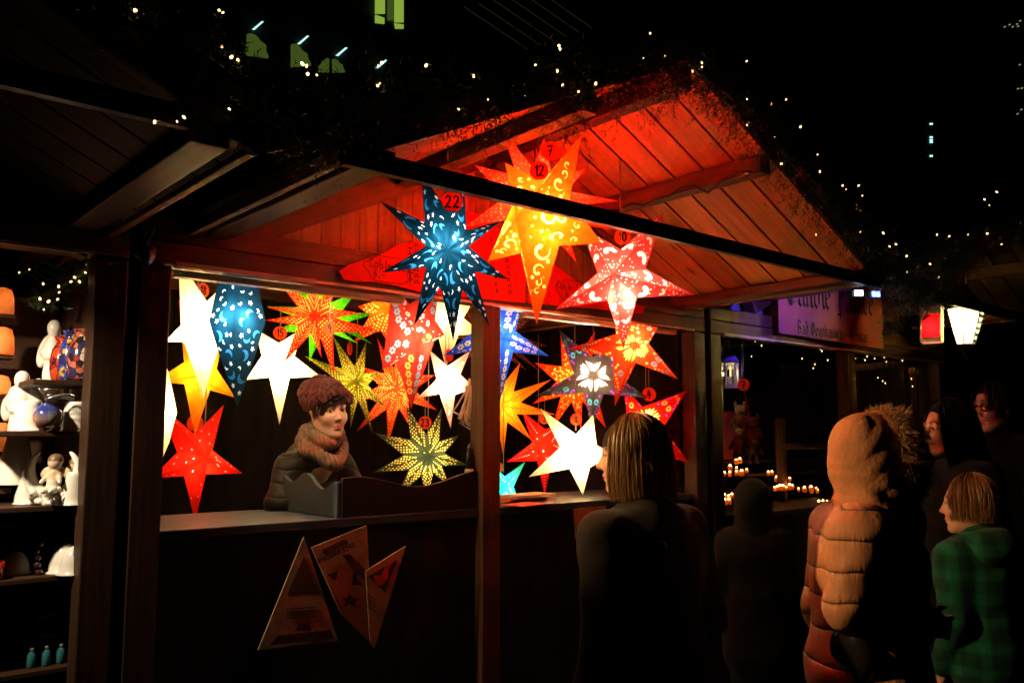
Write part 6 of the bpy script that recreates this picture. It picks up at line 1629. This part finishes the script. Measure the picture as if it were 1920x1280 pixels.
# --- things on the counter
def zc_(u, v, z=1.186): return PZ(u, v, z)
t = empty('flyer_stack', zc_(1040, 932), 'fanned stack of orange paper flyers on the right counter', 'flyer stack')
pap = mat_basic('orange_flyer_paper', (.62, .22, .07), rough=.6); pap2 = mat_basic('cream_flyer_paper', (.7, .5, .3), rough=.6)
for i in range(7):
    c = Vector((2.78+rnd.uniform(-.012, .012)+.012*i, 3.20+rnd.uniform(-.02, .02), 1.188+i*.0045)); a = .1+rnd.uniform(-.12, .12)
    b = MB(); b.obox(c, (Vector((math.cos(a), math.sin(a), 0))*.15, Vector((-math.sin(a), math.cos(a), 0))*.07, Vector((0, 0, .0018)))); b.build('sheet', pap2 if i > 3 else pap, t)
b = MB(); c = PZ(985, 945, 1.188); b.obox(c, ((.11, .02, 0), (-.015, .07, 0), (0, 0, .0015))); tag(b.build('red_flyer', mat_basic('red_flyer_paper', (.6, .05, .02), rough=.5), None), 'single red flyer lying at the left end of the right counter', 'flyer')
# bundle of white cables and a lamp holder by the centre post
t = empty('cable_bundle', PY(878, 780, 3.05), 'bundle of white lamp cables hanging on the centre post', 'cable bundle')
wc = mat_basic('white_cable', (.62, .52, .34), rough=.5)
A = PY(882, 715, 3.05)
for k in range(18):
    l = rnd.uniform(.15, .21); s_ = rnd.uniform(-.045, .018); a = rnd.uniform(-.03, .03)
    b = MB(); b.tube([A+RT*a*.2+Z*rnd.uniform(-.02, .015)]+[A+RT*(s_*math.sin(math.pi*tt/8*.5)*1.3-(.045 if k < 6 else 0)*(tt/8)+.012*math.sin(math.pi*tt/8))-Z*l*(tt/8)+FH*a*.3 for tt in range(1, 8)]+[A+RT*(s_*1.3+.012)-Z*(l*1.02)]+[A+RT*(s_*1.1+.022)-Z*l*(1-tt/8) for tt in range(1, 8)], .0046, 6); b.build('cable', wc, t, smooth=True)
b = MB(); b.tube([A+RT*-.02-Z*.035, A+RT*.02-Z*.03], .012, 8); b.build('tie', wc, t)
t = empty('lamp_holder', PY(880, 890, 3.02), 'black lamp holder with white base standing by the centre post', 'lamp holder')
q = PY(880, 893, 3.02); s0 = (q-CAM).dot(FW)/FPX
b = MB(); b.lathe([(9*s0, 0), (9*s0, 12*s0), (7.5*s0, 14*s0), (.0001, 14*s0)], q, 18); b.build('base', wc, t, smooth=True)
b = MB(); b.lathe([(7*s0, 14*s0), (8*s0, 18*s0), (7*s0, 34*s0), (5*s0, 48*s0), (4*s0, 60*s0), (.0001, 61*s0)], q, 18); b.build('socket', mat_basic('black_bakelite', (.02, .02, .02), rough=.2, coat=.5), t, smooth=True)
b = MB(); q = PY(312, 510, 3.0); b.tube([q, q+RT*.022], .006, 10); b.tube([q+RT*.022, q+RT*.05-Z*.004], .0035, 8); tag(b.build('strip_lamp_end', M['white_cer'], None, smooth=True), 'small white lamp connector under the beam at the left post', 'connector')

# --- dark office block behind the stalls with a few lit windows
of = empty('office_building', (30, 62, 0), 'dark office block behind the stalls with a few green lit windows', 'building')
conc = mat_basic('dark_facade', (.030, .030, .032), rough=.8, scale=.5)
YO = 52.0
x0 = PY(120, 100, YO).x; x1 = PY(1090, 100, YO).x
wins = [([(704, -6), (722, -6), (722, 26), (704, 26)], 'g'), ([(727, -6), (738, -6), (738, 38), (727, 38)], 'd'), ([(740, -6), (757, -6), (757, 42), (740, 42)], 'g'), ([(704, 28), (721, 34), (721, 45), (704, 43)], 'g'), ([(740, 44), (757, 46), (757, 54), (742, 54)], 'g')]
ge = mat_emit('office_light_green', (.32, .50, .06), .75); gd = mat_emit('office_light_dim', (.16, .26, .04), .28); tube_e = mat_emit('fluorescent_tube', (.45, .85, .80), 1.3)
b = MB(); b.box(x0, x1, YO+1, YO+26, 0, 44); b.build('facade', conc, of)
fb = MB()
for i in range(12): fb.box(x0, x1, YO+.72, YO+1, 3+3.5*i, 4.3+3.5*i)
fb.build('floor_band', conc, of)
def pane(pts, mt, nm='window', Y=YO+.6):
    q = [PY(u, v, Y) for u, v in pts]; b = MB(); b.prism([(p.x, p.z) for p in q][::-1], (0, Y, 0), (1, 0, 0), (0, 0, 1), (0, 1, 0), .08); b.build(nm, mt, of)
for pts, kd in wins: pane(pts, ge if kd == 'g' else gd)
def arc(u0, v0, w, h, a0, a1, n=14): return [(u0, v0)]+[(u0+w*math.cos(R(a0+(a1-a0)*i/n))*(1+.05*math.sin(i*5)), v0+h*math.sin(R(a0+(a1-a0)*i/n))*(1+.06*math.sin(i*7))) for i in range(n+1)]
pane(arc(462, 104, 40, 40, -88, 8), gd); pane(arc(546, 126, 36, 42, -90, -4), gd); pane(arc(617, 136, 20, 26, -178, -88), gd); pane(arc(624, 136, 22, 24, -92, 0), gd)
for (u, v) in ((484, 48), (569, 75), (641, 97), (716, 120), (521, 232)):
    pane([(u-11, v+7), (u+7, v-8), (u+11, v-7), (u-6, v+8)] if u != 521 else [(u-7, v+5), (u+5, v-6), (u+7, v-5), (u-5, v+6)], tube_e, 'ceiling_light', YO+.5)
for i in range(6):
    pane([(870+i*28, 12-i*6), (990+i*24, 92-i*8), (990+i*24, 93-i*8), (870+i*28, 13-i*6)], mat_emit('facade_edge_glow', (.30, .26, .12), .035) if i == 0 else bpy.data.materials['facade_edge_glow'], 'facade_edge', YO+.55)  # emission put in so the unlit facade edges show
# distant towers on the right
def tower(u0, u1, vt, Y, label, lights):
    a, c = PY(u0, vt, Y), PY(u1, vt, Y)
    t = empty('tower_block', ((a.x+c.x)/2, Y, 0), label, 'tower')
    b = MB(); b.box(a.x, c.x, Y, Y+(c.x-a.x)*.8, 0, a.z); b.build('facade', conc, t)
    for i, (pts, mt) in enumerate(lights):
        q = [PY(u, v, Y-.3) for u, v in pts]; b = MB(); b.prism([(p.x, p.z) for p in q][::-1], (0, Y-.3, 0), (1, 0, 0), (0, 0, 1), (0, 1, 0), .15); b.build('lit_window', mt, t)
tw = mat_emit('tower_blue_light', (.25, .42, .48), .22); tw2 = mat_emit('tower_top_light', (.55, .7, 1), 1.6); tw3 = mat_emit('tower_cyan_light', (.4, 1, .9), 1.6); tw4 = mat_emit('tower_green_light', (.45, .6, .25), .55)
L1 = [([(1840+i*1.5-3, 106+i*8), (1866+i*3, 105+i*8.4), (1866+i*3, 106.3+i*8.4), (1837+i*1.5, 107.3+i*8)], tw) for i in range(8)]+[([(1838, 92), (1847, 89), (1848, 93), (1839, 95)], tw2)]+[([(1832-i*3.4, 97+i*7), (1834-i*3.4, 97+i*7), (1832-i*3.4, 103+i*7), (1830-i*3.4, 103+i*7)], tw) for i in range(10)]
tower(1798, 1896, 86, 140, 'far tower with faint blue floor lines and a bright top light', L1)
L2 = [([(1744, v), (1749, v), (1749, v+3), (1744, v+3)], tw3) for v in (231, 256, 261, 265, 291)]
tower(1722, 1772, 215, 120, 'far dark tower with a short column of cyan lights', L2)
L3 = [([(1884+rnd.uniform(0, 34), 38+i*2.6), (1887+i % 3+rnd.uniform(0, 34), 38+i*2.6)], tw4) for i in range(0)]+[([(u, v), (u+3, v-1), (u+3, v+1), (u, v+2)], tw4) for u, v in ((1883, 50), (1892, 46), (1898, 50), (1906, 45), (1912, 39), (1908, 49), (1911, 121), (1908, 166), (1915, 165), (1914, 205), (1907, 213))]
tower(1876, 1960, 20, 110, 'far dark tower at the right edge with scattered greenish windows', L3)
# ---------------------------------------------------------------- camera, sky, render
cam = bpy.data.cameras.new('camera'); co = bpy.data.objects.new('camera', cam); COL.objects.link(co)
cam.sensor_width = 36; cam.lens = FPX/1920*36; cam.clip_end = 2000; cam.clip_start = .05
co.location = CAM
co.matrix_world = Matrix.Translation(CAM) @ Matrix((RT, UP, -FW)).transposed().to_4x4()
S.camera = co
w = bpy.data.worlds.new('World'); S.world = w; w.use_nodes = True
nt = w.node_tree; bg = nt.nodes['Background']
sky = nt.nodes.new('ShaderNodeTexSky'); sky.sky_type = 'NISHITA'; sky.sun_disc = False
sky.sun_elevation = R(-9); sky.sun_rotation = R(200)
nt.links.new(sky.outputs[0], bg.inputs[0]); bg.inputs[1].default_value = .02
S.view_settings.view_transform = 'Standard'; S.view_settings.look = 'None'
S.view_settings.exposure = EXPO; S.view_settings.gamma = 1
S.render.engine = 'CYCLES'
cy = S.cycles
cy.use_denoising = True; cy.use_light_tree = True
cy.max_bounces = 7; cy.diffuse_bounces = 4; cy.glossy_bounces = 3; cy.transmission_bounces = 5; cy.transparent_max_bounces = 12
cy.sample_clamp_indirect = 80; cy.sample_clamp_direct = 0; cy.caustics_reflective = False; cy.caustics_refractive = False
